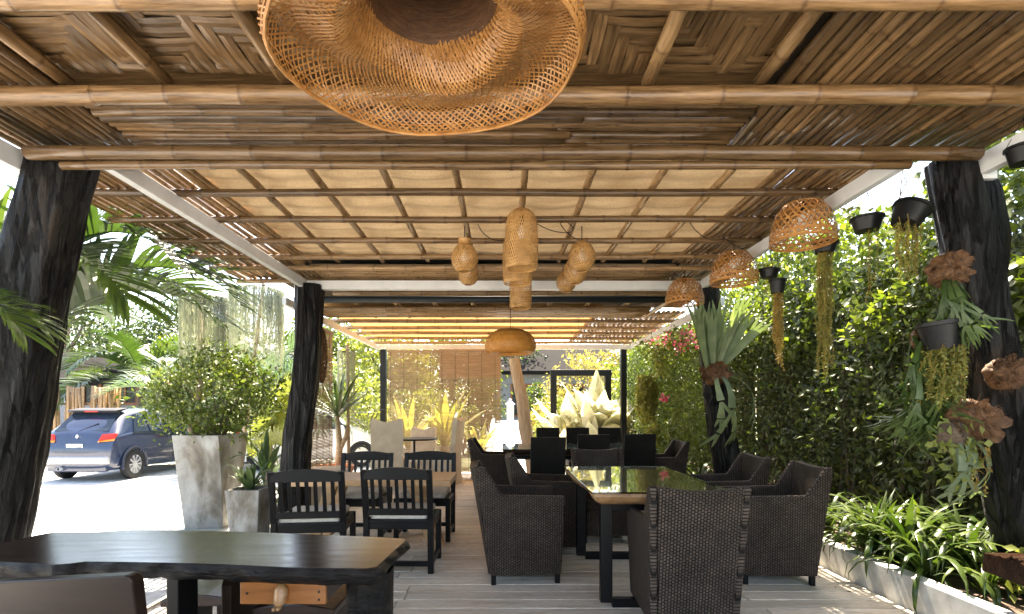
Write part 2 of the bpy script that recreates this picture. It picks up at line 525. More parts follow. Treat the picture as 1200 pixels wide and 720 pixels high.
M['lf_yuc'] = leaf_mat('yucca_leaf', (.05, .09, .04), (.12, .17, .08), .25, rough=.4, per_obj=True)
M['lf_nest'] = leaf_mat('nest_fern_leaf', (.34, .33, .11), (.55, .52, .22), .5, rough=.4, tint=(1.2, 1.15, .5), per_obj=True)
M['lf_pale'] = leaf_mat('sunlit_pale_leaf', (.50, .49, .36), (.72, .69, .56), .4, rough=.4, tint=(1.05, 1.02, .78), per_obj=True)  # near-white base puts blown-out sunlight into the leaf colour
M['lf_stag'] = leaf_mat('staghorn_leaf', (.15, .20, .12), (.25, .31, .19), .3, rough=.5, per_obj=True)
M['lf_stag_g'] = leaf_mat('green_antler_leaf', (.045, .085, .022), (.10, .145, .05), .3, rough=.4, per_obj=True)
M['lf_moss'] = leaf_mat('spanish_moss', (.30, .33, .25), (.50, .52, .44), .3, rough=.8, tint=(1.1, 1.1, .9))
M['lf_string'] = leaf_mat('trailing_leaf', (.16, .19, .04), (.34, .32, .09), .35, rough=.5, tint=(1.1, 1.1, .5))
M['lf_string_o'] = leaf_mat('amber_string', (.36, .24, .06), (.52, .36, .11), .3, rough=.5, tint=(1.1, 1.0, .5))
M['petal'] = leaf_mat('pink_petal', (.55, .07, .14), (.75, .22, .3), .35, tint=(1.1, .8, .9))
M['lf_lit'] = leaf_mat('light_leaf', (.20, .24, .06), (.38, .40, .14), .45, tint=(1.15, 1.15, .5))

# ------------------------------------------------------------------ ground
g = MB()
g.add([(-120, -40, -.2), (120, -40, -.2), (120, 160, -.2), (-120, 160, -.2)], [(0, 1, 2, 3)])
struct(g.build('ground', M['drive']))
g = MB()
for (x0, y0, x1, y1) in ((-40, 24, 40, 110), (2.9, 9.2, 40, 23.99), (-1.3, 12.1, -.35, 23.99), (.9, 12.1, 2.89, 23.99)):
    g.add([(x0, y0, -.195), (x1, y0, -.195), (x1, y1, -.195), (x0, y1, -.195)], [(0, 1, 2, 3)])
tag(g.build('garden_ground', M['grass']), None, None, kind='structure')

# sloped pale path behind the pavilion
g = MB()
g.prism([(12.3, -.19), (20, .72), (26, .75), (26, -.3), (12.3, -.3)], 'x', -.32, .88)
struct(g.build('path', M['path'], bevel=.01))
g = MB()
g.prism([(12.2, -.19), (12.2, -.02), (20, .9), (26, .95), (26, .5), (20, .5)], 'x', -.46, -.325)
tag(g.build('path_kerb', M['white']), 'white sloping kerb wall along the pale path', 'kerb')

# ------------------------------------------------------------------ deck: each board its own piece
deck = ob('deck', None)
struct(deck)
DX0, DX1 = -2.22, 2.53
y = -1.0
row = 0
while y < 8.95:
    w = .139
    joints = [DX0, -.74 + rng.uniform(-.10, .10), 1.42 + rng.uniform(-.25, .25) if row % 2 else 1.9 + rng.uniform(-.3, .3), DX1]
    for a, b in zip(joints[:-1], joints[1:]):
        m = MB()
        L = b - a - .005
        m.box((0, 0, -.016), (L, w, .032))
        o = m.build('board', M['deck'], deck, ((a + b) / 2, y + w / 2, rng.uniform(-.002, .002)), (rng.uniform(-.006, .006), rng.uniform(-.0006, .0006), rng.uniform(-.0012, .0012)))
        add_bevel(o, .004, 1)
    y += w + .0065
    row += 1
m = MB()
for yy in np.arange(-.8, 9, .6):
    m.box((.155, yy, -.075), (4.7, .06, .08))
m.build('joist', M['steel'], deck)
m = MB(); m.box((.155, 9.0, -.09), (4.75, .03, .2)); m.box((DX0 - .017, 4, -.09), (.03, 10, .2))
m.build('fascia_board', M['deck'], deck)
m = MB(); m.box((.155, 4, -.15), (4.66, 9.8, .05)); m.build('bearer_bed', M['steel'], deck)

# ------------------------------------------------------------------ bamboo
def culm_mesh(L, r, mat, seed, node=.36, sides=9, bend=0):
    rr = random.Random(seed)
    m = MB()
    pts = []; rad = []; nd = []
    x = -L / 2
    nxt = x + rr.uniform(.05, node)
    def off(x): return (x, bend * math.sin(x * 1.7 + seed) * .5, bend * math.sin(x * 2.3 + seed * 2))
    pts.append(off(x)); rad.append(r * .98); nd.append(0)
    while nxt < L / 2 - .05:
        for d, k, q in ((-.016, 1.0, .12), (-.005, 1.07, .55), (.0, 1.02, 1.0), (.006, 1.09, .5), (.018, .985, .15)):
            pts.append(off(nxt + d)); rad.append(r * k); nd.append(q)
        nxt += node * rr.uniform(.8, 1.25)
    pts.append(off(L / 2)); rad.append(r * .96); nd.append(0)
    m.tube(pts, rad, sides, True, nd)
    return m.mesh('culm', M[mat], smooth=True)
_cm = {}
def culm(name, a, b, r, mat, parent, variants=4, node=.36, bend=.004, sides=9):
    a = Vector(a); b = Vector(b); d = b - a
    L = d.length
    key = (round(L, 1), round(r, 3), mat, rng.randrange(variants), node)
    if key not in _cm: _cm[key] = culm_mesh(round(L, 1) if L > .05 else L, r, mat, len(_cm) + 1, node, sides, bend)
    q = d.to_track_quat('X', 'Z')
    o = ob(name, _cm[key], parent, (a + b) / 2)
    roll = rng.uniform(0, 6.28)
    e = (q @ Matrix.Rotation(roll, 3, 'X').to_quaternion())
    o.rotation_euler = e.to_euler()
    o.scale = (L / round(L, 1) if L > .05 else 1, 1, 1)
    return o

PZ = 2.758     # centre height of the cross poles
# ---- front roof with the woven mat
fr = thing('bamboo_roof', 'bamboo roof with herringbone woven mat panel and close-set side culms', 'roof', (0, 0, 2.7))
ZL = -2.7
for (yy, r) in ((1.88, .036), (2.46, .045), (1.3, .04), (.72, .04), (.14, .04)):
    culm('pole', (-2.88, yy, PZ + ZL), (2.86, yy, PZ + ZL), r, 'bam', fr, node=.42)
culm('pole', (-2.66, 2.86, 2.682 + ZL), (2.66, 2.86, 2.682 + ZL), .039, 'bam', fr, node=.42)
culm('pole', (-2.5, 2.895, 2.630 + ZL), (2.3, 2.895, 2.630 + ZL), .024, 'bam', fr)
for x in (-2.13, -1.6, -1.05, -.5, .1, .70, 1.22):
    culm('rafter', (x, .1, 2.826 + ZL), (x + rng.uniform(-.02, .04), 2.47, 2.826 + ZL), .033, 'bam_l' if x > .5 else 'bam', fr, node=.34)
zc = 2.832 + ZL
x = 1.33
while x < 2.86:
    r = rng.uniform(.024, .031)
    culm('culm', (x + r, -.2, zc + rng.uniform(0, .008)), (x + r + rng.uniform(-.006, .006), 3.08, zc + rng.uniform(0, .008)), r, 'bam', fr, node=.38)
    x += 2 * r + rng.uniform(-.002, .004)
x = -2.19
while x > -2.88:
    r = rng.uniform(.022, .029)
    culm('culm', (x - r, -.2, zc + rng.uniform(0, .008)), (x - r, 3.08, zc + rng.uniform(0, .008)), r, 'bam_d', fr, node=.38)
    x -= 2 * r + rng.uniform(-.002, .004)
yy = 2.52
while yy < 3.06:
    r = rng.uniform(.024, .031)
    xs = rng.uniform(-.5, .7)
    z = zc + rng.uniform(-.012, .012)
    culm('culm', (-2.17, yy + r, z), (xs, yy + r, z), r, 'bam_d', fr, node=.4)
    culm('culm', (xs + .004, yy + r + .004, z + .004), (1.32, yy + r, z), r, 'bam_d', fr, node=.4)
    yy += 2 * r + .002
# herringbone mat: every visible float is a strip
cw = .058
FL = 5
cols = int((1.33 + 2.17) / cw); rows = int((2.5 - 1.30) / cw)
smesh = {}
def strip_mesh(L, seed):
    m = MB(); n = 4; rr = random.Random(seed)
    vs = []; fs = []
    wv = cw * rr.uniform(.90, .97)
    for i in range(n + 1):
        t = i / n
        x = (t - .5) * L
        z = -.006 * math.sin(math.pi * t) + rr.uniform(-.0015, .0015)
        e = rr.uniform(-.002, .002)
        vs += [(x, -wv / 2 + e, z + .002), (x, 0, z - .002), (x, wv / 2 + e, z + .002)]
    for i in range(n):
        for k in range(2):
            fs.append((i * 3 + k, (i + 1) * 3 + k, (i + 1) * 3 + k + 1, i * 3 + k + 1))
    m.add(vs, fs)
    return m.mesh('strip', M['strip'])
zm = 2.873 + ZL
def put_strip(cx, cy, L, along):
    k = (round(L, 3), rng.randrange(5))
    if k not in smesh: smesh[k] = strip_mesh(L, len(smesh))
    ob('strip', smesh[k], fr, (cx, cy, zm + rng.uniform(-.003, .003)), (rng.uniform(-.04, .04), rng.uniform(-.012, .012), (0 if along == 'x' else math.pi / 2) + rng.uniform(-.012, .012)))
def warp(i, j):
    blk = (i // 14) % 2
    s = i if blk == 0 else -i
    return ((s + j) % (2 * FL)) < FL
for i in range(cols):
    j = 0
    while j < rows:
        if warp(i, j):
            k = j
            while k < rows and warp(i, k): k += 1
            put_strip(-2.17 + (i + .5) * cw, 1.30 + (j + k) / 2 * cw, (k - j) * cw + .02, 'y'); j = k
        else: j += 1
for j in range(rows):
    i = 0
    while i < cols:
        if not warp(i, j):
            k = i
            while k < cols and not warp(k, j): k += 1
            put_strip(-2.17 + (i + k) / 2 * cw, 1.30 + (j + .5) * cw, (k - i) * cw + .02, 'x'); i = k
        else: i += 1
m = MB(); m.box((-.42, 1.33, 2.905 + ZL), (3.5, 3.0, .012)); m.build('mat_backing', M['strip'], fr)
m = MB(); m.box((0, 1.5, 2.965 + ZL), (5.8, 3.6, .09)); m.build('sun_block_thatch', M['sun_block_thatch'], fr)  # unseen sheet added above the culms to block the sun

# ---- middle roof: pale cloth over a grid of rods and poles
mr_ = thing('bamboo_roof', 'cream cloth roof held on a grid of thin bamboo rods and poles', 'roof', (0, 0, 2.7))
for yy in (3.56, 4.07, 4.58, 5.07, 5.46, 6.02):
    culm('pole', (-3.13, yy, PZ + ZL), (2.42 if yy < 3.7 else 2.3, yy, PZ + ZL + rng.uniform(-.004, .004)), .0265, 'bam' if yy < 5 else 'bam_l', mr_, node=.40)
culm('pole', (-2.2, 6.62, PZ + ZL), (2.3, 6.62, PZ + ZL), .036, 'bam_l', mr_, node=.40)
for x in (-1.71, -1.26, -.787, -.318, .138, .585, 1.05, 1.49):
    culm('rod', (x, 3.09, 2.806 + ZL), (x + rng.uniform(-.02, .02), 5.36, 2.806 + ZL), .025, 'bam_l', mr_, node=.3, sides=8)
for x in (-2.1, 1.86):
    culm('rafter', (x, 3.09, 2.818 + ZL), (x, 5.4, 2.818 + ZL), .031, 'bam_l', mr_, node=.34)
for x in (-2.03, 1.79):
    culm('rod', (x, 3.09, 2.806 + ZL), (x, 5.4, 2.806 + ZL), .017, 'bam_l', mr_, node=.3, sides=8)
x = -3.12
while x < -2.14:
    r = rng.uniform(.0185, .0225)
    culm('culm', (x + r, 3.09, 2.806 + ZL), (x + r + rng.uniform(-.01, .01), 6.04, 2.806 + ZL), r, 'bam_l', mr_, node=.34, sides=8)
    x += 2 * r + rng.uniform(.010, .024)
x = 1.90
while x < 2.40:
    r = rng.uniform(.020, .024)
    culm('culm', (x + r, 3.09, 2.806 + ZL), (x + r + rng.uniform(-.006, .006), 6.04, 2.806 + ZL), r, 'bam', mr_, node=.34, sides=8)
    x += 2 * r + rng.uniform(.000, .008)
yy = 5.50
while yy < 5.98:
    r = rng.uniform(.028, .036)
    culm('culm', (-2.08, yy + r, 2.795 + ZL + rng.uniform(-.006, .006)), (1.86, yy + r, 2.795 + ZL), r, 'bam_l', mr_, node=.42)
    yy += 2 * r + .004
m = MB()
vs = []; fs = []
n = 64; nx = 72
rods = [-2.1, -1.71, -1.26, -.787, -.318, .138, .585, 1.05, 1.49, 1.86]
for i in range(n + 1):
    yy = 3.16 + (5.30 - 3.16) * i / n
    for k in range(nx + 1):
        x = -2.13 + 4.06 * k / nx
        sag = 0
        for r0, r1 in zip(rods[:-1], rods[1:]):
            if r0 <= x <= r1: sag = math.sin(math.pi * (x - r0) / (r1 - r0)) * (.016 + .012 * noise.noise(Vector((r0 * 5, yy * 1.3, 0))))
        vs.append((x, yy, 2.872 + ZL + .014 * math.sin(yy * 2 * math.pi / .255) - sag + .004 * noise.noise(Vector((x * 4, yy * 7, 2)))))
for i in range(n):
    for k in range(nx): fs.append((i * (nx + 1) + k, i * (nx + 1) + k + 1, (i + 1) * (nx + 1) + k + 1, (i + 1) * (nx + 1) + k))
m.add(vs, fs); m.build('roof_cloth', M['sheet'], mr_, smooth=True)
m = MB(); m.box((-.05, 5.40, 2.915 + ZL), (4.7, .26, .02)); m.box((-.05, 5.76, 2.88 + ZL), (4.7, .6, .03)); m.build('ridge_board', M['gutter'], mr_)  # drawn out past the cloth end to close gaps against sun flecks
m = MB(); m.box((-.0, 7.2, 2.93 + ZL), (5.8, 2.44, .02)); m.build('sun_block_board', M['sun_block_thatch'], mr_)  # board added over the roof gap to keep sunlight out

# ---- rear roof
rr_ = thing('bamboo_roof', 'rear bamboo roof with cloth coloured with an orange glow between its poles', 'roof', (0, 0, 2.7))
for yy in (8.74, 9.45, 10.1, 10.84, 11.55):
    culm('pole', (-2.95, yy, PZ + ZL), (2.95, yy, PZ + ZL), .034, 'bam_l', rr_, node=.42)
yy = 7.62
while yy < 8.25:
    r = rng.uniform(.03, .04)
    culm('culm', (-2.85, yy + r, PZ + ZL + rng.uniform(-.005, .01)), (2.2, yy + r, PZ + ZL), r, 'bam_l', rr_, node=.42)
    yy += 2 * r + .004
for i in range(9):
    x = -2.16 + .57 * i
    m = MB()
    # open-ended culm: a ring end shows towards the front
    L = 1.3; ro = .034; ri = .022
    m.lathe([(ri, .25), (ri, 0), (ro, 0), (ro * 1.05, .02), (ro, .05), (ro, 1.0), (ro * 1.08, 1.02), (ro, 1.04), (ro, L), (0, L)], 10, axis='y')
    m.build('rod', M['bam_l'], rr_, (x, 7.38, 2.826 + ZL), smooth=True)
x = 1.5
while x < 2.9:
    r = rng.uniform(.026, .032)
    culm('culm', (x + r, 8.3, 2.826 + ZL), (x + r, 11.7, 2.826 + ZL), r, 'bam_l', rr_, node=.36, sides=8)
    x += 2 * r + rng.uniform(.004, .03)
m = MB()
vs = []; fs = []
for i in range(61):
    yy = 7.75 + (11.75 - 7.75) * i / 60
    z = 2.885 + ZL + .014 * math.sin(yy * 2 * math.pi / .3)
    vs += [(-2.93, yy, z), (1.55, yy, z)]
for i in range(60): fs.append((2 * i, 2 * i + 1, 2 * i + 3, 2 * i + 2))
m.add(vs, fs); m.build('roof_cloth', M['sheet_r'], rr_, smooth=True)
m = MB(); m.tube([(-2.9, 7.12, 2.775 + ZL), (2.6, 7.12, 2.775 + ZL)], .045, 10); m.tube([(-2.9, 7.23, 2.83 + ZL), (2.6, 7.23, 2.83 + ZL)], .02, 8)
m.build('gutter_pipe', M['gutter'], rr_, smooth=True)

# ---- white steel frame
sf = thing('steel_canopy', 'white painted steel beams carrying the bamboo roofs', 'canopy', (0, 0, 2.6))
def stb(a, b, w, h):
    m = MB(); m.beam((a[0], a[1], a[2] - 2.6), (b[0], b[1], b[2] - 2.6), w, h)
    m.build('beam', M['white'], sf, bevel=.004)
stb((-2.275, 2.94, 2.68), (-2.275, 5.86, 2.68), .055, .10)
stb((2.285, 2.94, 2.68), (2.285, 5.86, 2.68), .055, .10)
stb((-2.775, -.4, 2.672), (-2.775, 2.93, 2.672), .055, .118)
stb((2.785, -.4, 2.672), (2.785, 2.97, 2.672), .055, .118)
stb((-2.4, 5.91, 2.68), (2.4, 5.91, 2.675), .09, .098)
stb((-2.89, 6.75, 2.68), (-2.89, 11.65, 2.68), .055, .10)
stb((2.89, 6.75, 2.68), (2.89, 11.65, 2.68), .055, .10)
stb((-2.92, 11.7, 2.675), (2.92, 11.7, 2.675), .07, .105)
for ex, ey in ((-2.80, 2.95), (2.81, 2.99)):
    m = MB(); m.box((ex, ey, .068), (.12, .03, .15)); m.build('end_plate', M['white'], sf)

for sx, lb in ((-1, 'slim black steel post between the yucca and the reed blinds'), (1, 'slim black steel post beside the pink flowered green wall')):
    t = thing('steel_post', lb, 'post', (sx * 2.74, 11.7, -.2), 0)
    m = MB(); m.box((0, 0, 1.41), (.13, .13, 2.80)); m.build('shaft', M['steel'], t, bevel=.006)
    m = MB(); m.box((0, 0, .01), (.22, .22, .02)); m.build('base_plate', M['steel'], t)
    m = MB(); m.box((0, 0, 2.84), (.16, .16, .04)); m.build('cap', M['white'], t)

# ------------------------------------------------------------------ charred log posts
def log_post(label, path, rads, seed, lobe=None):
    base = Vector(path[-1])
    t = thing('log_post', label, 'post', base)
    ns = 64; m = MB()
    path = [Vector(p) - base for p in reversed(path)]
    # resample
    K = 90
    segs = [(path[i + 1] - path[i]).length for i in range(len(path) - 1)]
    tot = sum(segs)
    vs = []; fs = []
    for k in range(K + 1):
        s = tot * k / K; i = 0
        while i < len(segs) - 1 and s > segs[i]: s -= segs[i]; i += 1
        f = min(1, s / segs[i])
        f2 = f * f * (3 - 2 * f) * .5 + f * .5
        p = path[i].lerp(path[i + 1], f2)
        r = rads[len(rads) - 1 - i] * (1 - f) + rads[len(rads) - 2 - i] * f
        for a in range(ns):
            an = 2 * math.pi * a / ns
            q = Vector((math.cos(an), math.sin(an), 0))
            n1 = noise.noise(Vector((q.x * 1.3 + seed, q.y * 1.3, p.z * .55)))
            n2 = noise.noise(Vector((q.x * 6 + seed, q.y * 6, p.z * 1.0 + seed)))
            n3 = noise.noise(Vector((q.x * 3 + seed, q.y * 3, p.z * 4.5)))
            n4 = noise.noise(Vector((q.x * 14 + seed, q.y * 14, p.z * 1.6 + seed)))
            rr = r * (1 + .20 * n1 + .10 * n2 + .06 * n3 + .06 * n4)
            if k == K: rr *= .96
            vs.append(p + q * rr)
    for k in range(K):
        for a in range(ns):
            b = (a + 1) % ns
            fs.append((k * ns + a, k * ns + b, (k + 1) * ns + b, (k + 1) * ns + a))
    fs.append(tuple(range(K * ns, (K + 1) * ns)))
    m.add(vs, fs)
    m.build('trunk', M['log'], t, smooth=False, auto=50)
    if lobe:
        m = MB()
        pts = [Vector(p) - base for p, r in lobe]
        m.tube(pts, [r for p, r in lobe], 16, jitter=.06)
        m.build('branch_stub', M['log'], t, auto=60)
    return t
YF = 3.08
log_post('thick leaning charred log post beside the long front table', [W(76, 190, YF), W(42, 330, YF), W(14, 470, YF), W(-20, 630, YF), W(-38, 700, YF), W(-42, 765, YF)],
         [.175, .18, .185, .19, .20, .205], 1.3)
YB = 5.9
log_post('charred log post behind the two black slat chairs by the concrete planters', [W(363, 335, YB), W(361, 400, YB), W(357, 450, YB), W(348, 510, YB), W(345, 560, YB), W(343, 624, YB)],
         [.165, .15, .15, .155, .16, .165], 5.1)
log_post('leaning charred log post hung with dried fern shields and pots', [W(1114, 190, YF), W(1136, 290, YF), W(1155, 390, YF), W(1173, 500, YF), W(1200, 610, YF), W(1236, 720, YF), W(1242, 765, YF)],
         [.12, .132, .138, .148, .158, .17, .175], 9.4,
         lobe=[(W(1146, 190, 3.2), .04), (W(1152, 225, 3.2), .085), (W(1158, 280, 3.2), .10), (W(1156, 340, 3.15), .09), (W(1152, 400, 3.1), .05)])
log_post('charred log post carrying a large upright staghorn fern', [W(830, 336, YB), W(834, 400, YB), W(839, 450, YB), W(846, 510, YB), W(856, 560, YB), W(860, 622, YB)],
         [.12, .13, .14, .145, .15, .15], 14.2)

# ------------------------------------------------------------------ wicker armchair (front is local +Y)
def make_armchair():
    t = thing('wicker_armchair', 'x', 'armchair')
    prof = [(.26, .07), (.285, .63), (-.17, .645), (-.30, .845), (-.345, .835), (-.25, .07)]
    for s in (-1, 1):
        m = MB()
        # side flares outward towards the top
        n = len(prof); vs = []
        for off in (0, .046):
            for (yy, z) in prof:
                fl = .193 + .03 * (z / .85)
                vs.append((s * (fl + off), yy, z))
        fs = [tuple(range(n)), tuple(range(2 * n - 1, n - 1, -1))] + [(i, i + n, (i + 1) % n + n, (i + 1) % n) for i in range(n)]
        if s < 0: fs = [tuple(reversed(f)) for f in fs]
        m.add(vs, fs)
        m.build('side_panel', M['wick_y'], t, bevel=.012)
    m = MB(); vs = []; fs = []
    K = 8; R = 6
    for face in (0, 1):
        for j in range(R + 1):
            f = j / R
            z = .07 + f * .775
            yb = -.25 - .10 * f - .01
            for i in range(K + 1):
                u = -1 + 2 * i / K
                hw = .196 + .028 * f
                bow = .03 * (1 - u * u) * f
                dip = -.022 * (1 - u * u) if j == R else 0
                vs.append((u * hw, yb - bow * (1 if face == 0 else .8) + (.05 if face else 0), z + dip))
    q = (K + 1)
    B = (R + 1) * q
    for j in range(R):
        for i in range(K):
            a = j * q + i
            fs.append((a, a + 1, a + q + 1, a + q)); fs.append((B + a, B + a + q, B + a + q + 1, B + a + 1))
    for i in range(K):
        a = R * q + i
        fs.append((a, a + 1, B + a + 1, B + a)); fs.append((i, B + i, B + i + 1, i + 1))
    for j in range(R):
        a = j * q; b = a + K
        fs.append((a, a + q, B + a + q, B + a)); fs.append((b, B + b, B + b + q, b + q))
    m.add(vs, fs)
    m.build('backrest', M['wick'], t, auto=50, bevel=.006)
    m = MB(); m.box((0, .0, .36), (.40, .50, .10)); m.build('seat', M['wick'], t, bevel=.02)
    m = MB(); m.box((0, .235, .19), (.39, .03, .24)); m.build('front_panel', M['wick'], t, bevel=.006)
    for sx in (-.21, .21):
        for sy in (-.225, .235):
            m = MB(); m.box((sx, sy, .04), (.035, .035, .08)); m.build('foot', M['black'], t, bevel=.004)
    return t
ac = make_armchair(); ac_u = []
GA = 'brown wicker armchairs around the tables'
for x, yv, rz, lb in (
        (.135, 3.88, -90 + 5, 'wicker armchair tucked to glass topped table, turned broadside beside open deck'),
        (.40, 4.60, -90 + 2, 'wicker armchair half hidden between another armchair and the glass topped table'),
        (-.12, 7.22, -90 - 2, 'wicker armchair standing alone at the end of the far glass table, near the path'),
        (1.05, 3.04, 0 - 2, 'wicker armchair seen from behind at the short end of the glass topped table'),
        (1.98, 3.86, 90 - 4, 'wicker armchair beside the white planter wall, facing the glass topped table'),
        (1.93, 4.60, 90 - 2, 'wicker armchair between the log with upright fern and the glass topped table'),
        (.97, 5.02, 180, 'wicker armchair facing across the glass topped table from its far short end'),
        (2.02, 6.75, 90, 'wicker armchair at the far glass table beside the flowered green wall')):
    place(ac, ac_u, (x, yv, 0), math.radians(rz), lb, GA)

# ------------------------------------------------------------------ high-backed chair
def make_highback():
    t = thing('high_back_chair', 'x', 'chair')
    m = MB()
    m.prism([(-.17, .40), (-.25, .96), (-.285, .96), (-.215, .40)], 'x', -.185, .185); m.build('backrest', M['wick_d'], t, bevel=.01)
    m = MB(); m.box((0, .0, .42), (.41, .43, .09)); m.build('seat', M['wick_d'], t, bevel=.015)
    for sx in (-.18, .18):
        for sy in (-.18, .19):
            m = MB(); m.box((sx, sy, .19), (.045, .045, .38), taper=.8); m.build('leg', M['wick_d'], t, bevel=.004)
    return t
hb = make_highback(); hb_u = []
GH = 'dark high-backed chairs at the far glass table'
for x, yv, rz, lb in (
        (.46, 5.62, 2, 'dark high-backed chair on its own before the far glass table'),
        (1.06, 6.20, -3, 'dark high-backed chair pushed to the far glass table, between two others'),
        (1.62, 6.30, -2, 'dark high-backed chair pushed to the far glass table, nearest the green wall'),
        (.70, 7.92, 178, 'brown high-backed chair across the far glass table, beside the leaning timber'),
        (1.19, 7.92, 181, 'brown high-backed chair across the far glass table, middle of its row'),
        (1.70, 7.92, 182, 'brown high-backed chair across the far glass table, before the black post')):
    place(hb, hb_u, (x, yv, 0), math.radians(rz), lb, GH)

# ------------------------------------------------------------------ glass topped tables
def glass_mat():
    m, nt, b = base_mat('table_glass')
    b.inputs['Base Color'].default_value = (.84, .94, .90, 1)
    b.inputs['Roughness'].default_value = .015
    b.inputs['Transmission Weight'].default_value = 1
    b.inputs['IOR'].default_value = 1.5
    # procedural smears
    v = coords(nt, (1, 1, 1)); nz = N(nt, 'ShaderNodeTexNoise'); nz.inputs['Scale'].default_value = 5
    nt.links.new(v, nz.inputs['Vector'])
    mr = N(nt, 'ShaderNodeMapRange'); mr.inputs['To Min'].default_value = .005; mr.inputs['To Max'].default_value = .03
    nt.links.new(nz.outputs['Fac'], mr.inputs['Value']); nt.links.new(mr.outputs[0], b.inputs['Roughness'])
    return m
M['glass'] = glass_mat()
def glass_table(name, label, x0, x1, y0, y1, wood):
    cx, cy = (x0 + x1) / 2, (y0 + y1) / 2
    t = thing(name, label, 'table', (cx, cy, 0))
    hx, hy = (x1 - x0) / 2, (y1 - y0) / 2
    m = MB(); m.box((0, 0, .747), (2 * hx, 2 * hy, .010)); m.build('glass_top', M['glass'], t, bevel=.002)
    # live-edged slab: wavy outline, bevelled under side
    n = 40; vs = []; fs = []
    rr = random.Random(len(label))
    ph = [rr.uniform(0, 6) for _ in range(4)]
    def outline(k, inset):
        out = []
        for i in range(n):
            f = i / n * 4
            sd = int(f); u = f - sd
            wv = .012 * math.sin(f * 5 + ph[0]) + .010 * math.sin(f * 11 + ph[1])
            ex, ey = hx - inset + wv, hy - inset + wv * .5
            p = [(-ex + 2 * ex * u, -ey), (ex, -ey + 2 * ey * u), (ex - 2 * ex * u, ey), (-ex, ey - 2 * ey * u)][sd]
            out.append((p[0], p[1], k))
        return out
    rings = [outline(.741, .02), outline(.72, .012), outline(.69, .03), outline(.665, .075)]
    for r_ in rings: vs += r_
    for k in range(len(rings) - 1):
        for i in range(n):
            j = (i + 1) % n
            fs.append((k * n + i, (k + 1) * n + i, (k + 1) * n + j, k * n + j))
    fs.append(tuple(range(n))); fs.append(tuple(reversed(range(3 * n, 4 * n))))
    m = MB(); m.add(vs, fs); m.build('slab', M[wood], t, auto=40)
    for s in (-1, 1):
        m = MB()
        yy = s * (hy - .17)
        w = .075
        for sx in (-1, 1):
            m.box((sx * (hx - .12), yy, .345), (w, .05, .63))
        m.box((0, yy, .0275), (2 * (hx - .12) - w, .05, .055)); m.box((0, yy, .637), (2 * (hx - .12) - w, .05, .05))
        m.build('leg_frame', M['black'], t, bevel=.003)
    return t
glass_table('glass_table', 'glass topped wooden slab table with black box legs, wicker armchairs round it', .53, 1.40, 3.08, 4.46, 'walnut')
glass_table('glass_table', 'far glass topped table set with dark high-backed chairs', -.02, 1.95, 6.38, 7.55, 'dkchair')

# ------------------------------------------------------------------ black slat chairs (front is local +Y)
def make_slat_chair():
    t = thing('slat_chair', 'x', 'chair')
    hw = .245
    for s in (-1, 1):
        m = MB()
        m.prism([(-.215, 0), (-.165, 0), (-.185, .42), (-.262, .80), (-.30, .80), (-.225, .42)], 'x', s * hw - .022, s * hw + .022)
        m.build('rear_leg', M['black'], t, bevel=.004)
        m = MB(); m.box((s * hw, .215, .205), (.044, .044, .41)); m.build('front_leg', M['black'], t, bevel=.004)
        m = MB(); m.box((s * hw, .01, .37), (.03, .37, .065)); m.build('side_rail', M['black'], t, bevel=.003)
        m = MB(); m.box((s * hw, .01, .075), (.03, .37, .04)); m.build('stretcher', M['black'], t, bevel=.003)
    m = MB(); n = 10; poly = []
    for i in range(n + 1):
        u = -1 + 2 * i / n
        poly.append((u * (hw + .0), .79 + .028 * (1 - u * u)))
    poly += [(hw, .725), (-hw, .725)]
    m.prism(poly, 'y', -.295, -.265); m.build('top_rail', M['black'], t, bevel=.003)
    m = MB(); m.box((0, -.224, .475), (2 * hw - .04, .028, .05)); m.build('lower_rail', M['black'], t, bevel=.003)
    for i in range(7):
        x = -hw + .061 * (i + 1)
        m = MB(); m.beam((x, -.229, .49), (x, -.277, .735), .026, .014)
        m.v = [tuple(v) for v in m.v]; m.build('slat', M['black'], t)
    m = MB(); m.box((0, -.196, .37), (2 * hw - .044, .03, .065)); m.build('rear_rail', M['black'], t, bevel=.003)
    m = MB(); m.box((0, .215, .37), (2 * hw - .044, .03, .065)); m.build('front_rail', M['black'], t, bevel=.003)
    m = MB(); m.box((0, -.197, .075), (2 * hw - .044, .026, .04)); m.build('rear_stretcher', M['black'], t, bevel=.003)
    m = MB(); m.box((0, .01, .4), (2 * hw + .02, .46, .02)); m.build('seat', M['black'], t, bevel=.004)
    m = MB(); m.box((0, .02, .437), (2 * hw - .05, .43, .055)); m.build('cushion', M['cushion'], t, bevel=.02)
    return t
sc = make_slat_chair(); sc_u = []
GS = 'black slat chairs at the light wooden table'
for x, yv, rz, lb in (
        (-.795, 4.10, -1, 'black slat chair seen from behind, nearest the wicker armchairs'),
        (-1.46, 3.98, 7, 'black slat chair seen from behind, turned slightly, nearest the concrete planters'),
        (-1.40, 5.02, 181, 'black slat chair across the light table, before the wavy-topped cream chair'),
        (-.765, 5.05, 179, 'black slat chair across the light table, at its end beside the open deck')):
    place(sc, sc_u, (x, yv, 0), math.radians(rz), lb, GS)

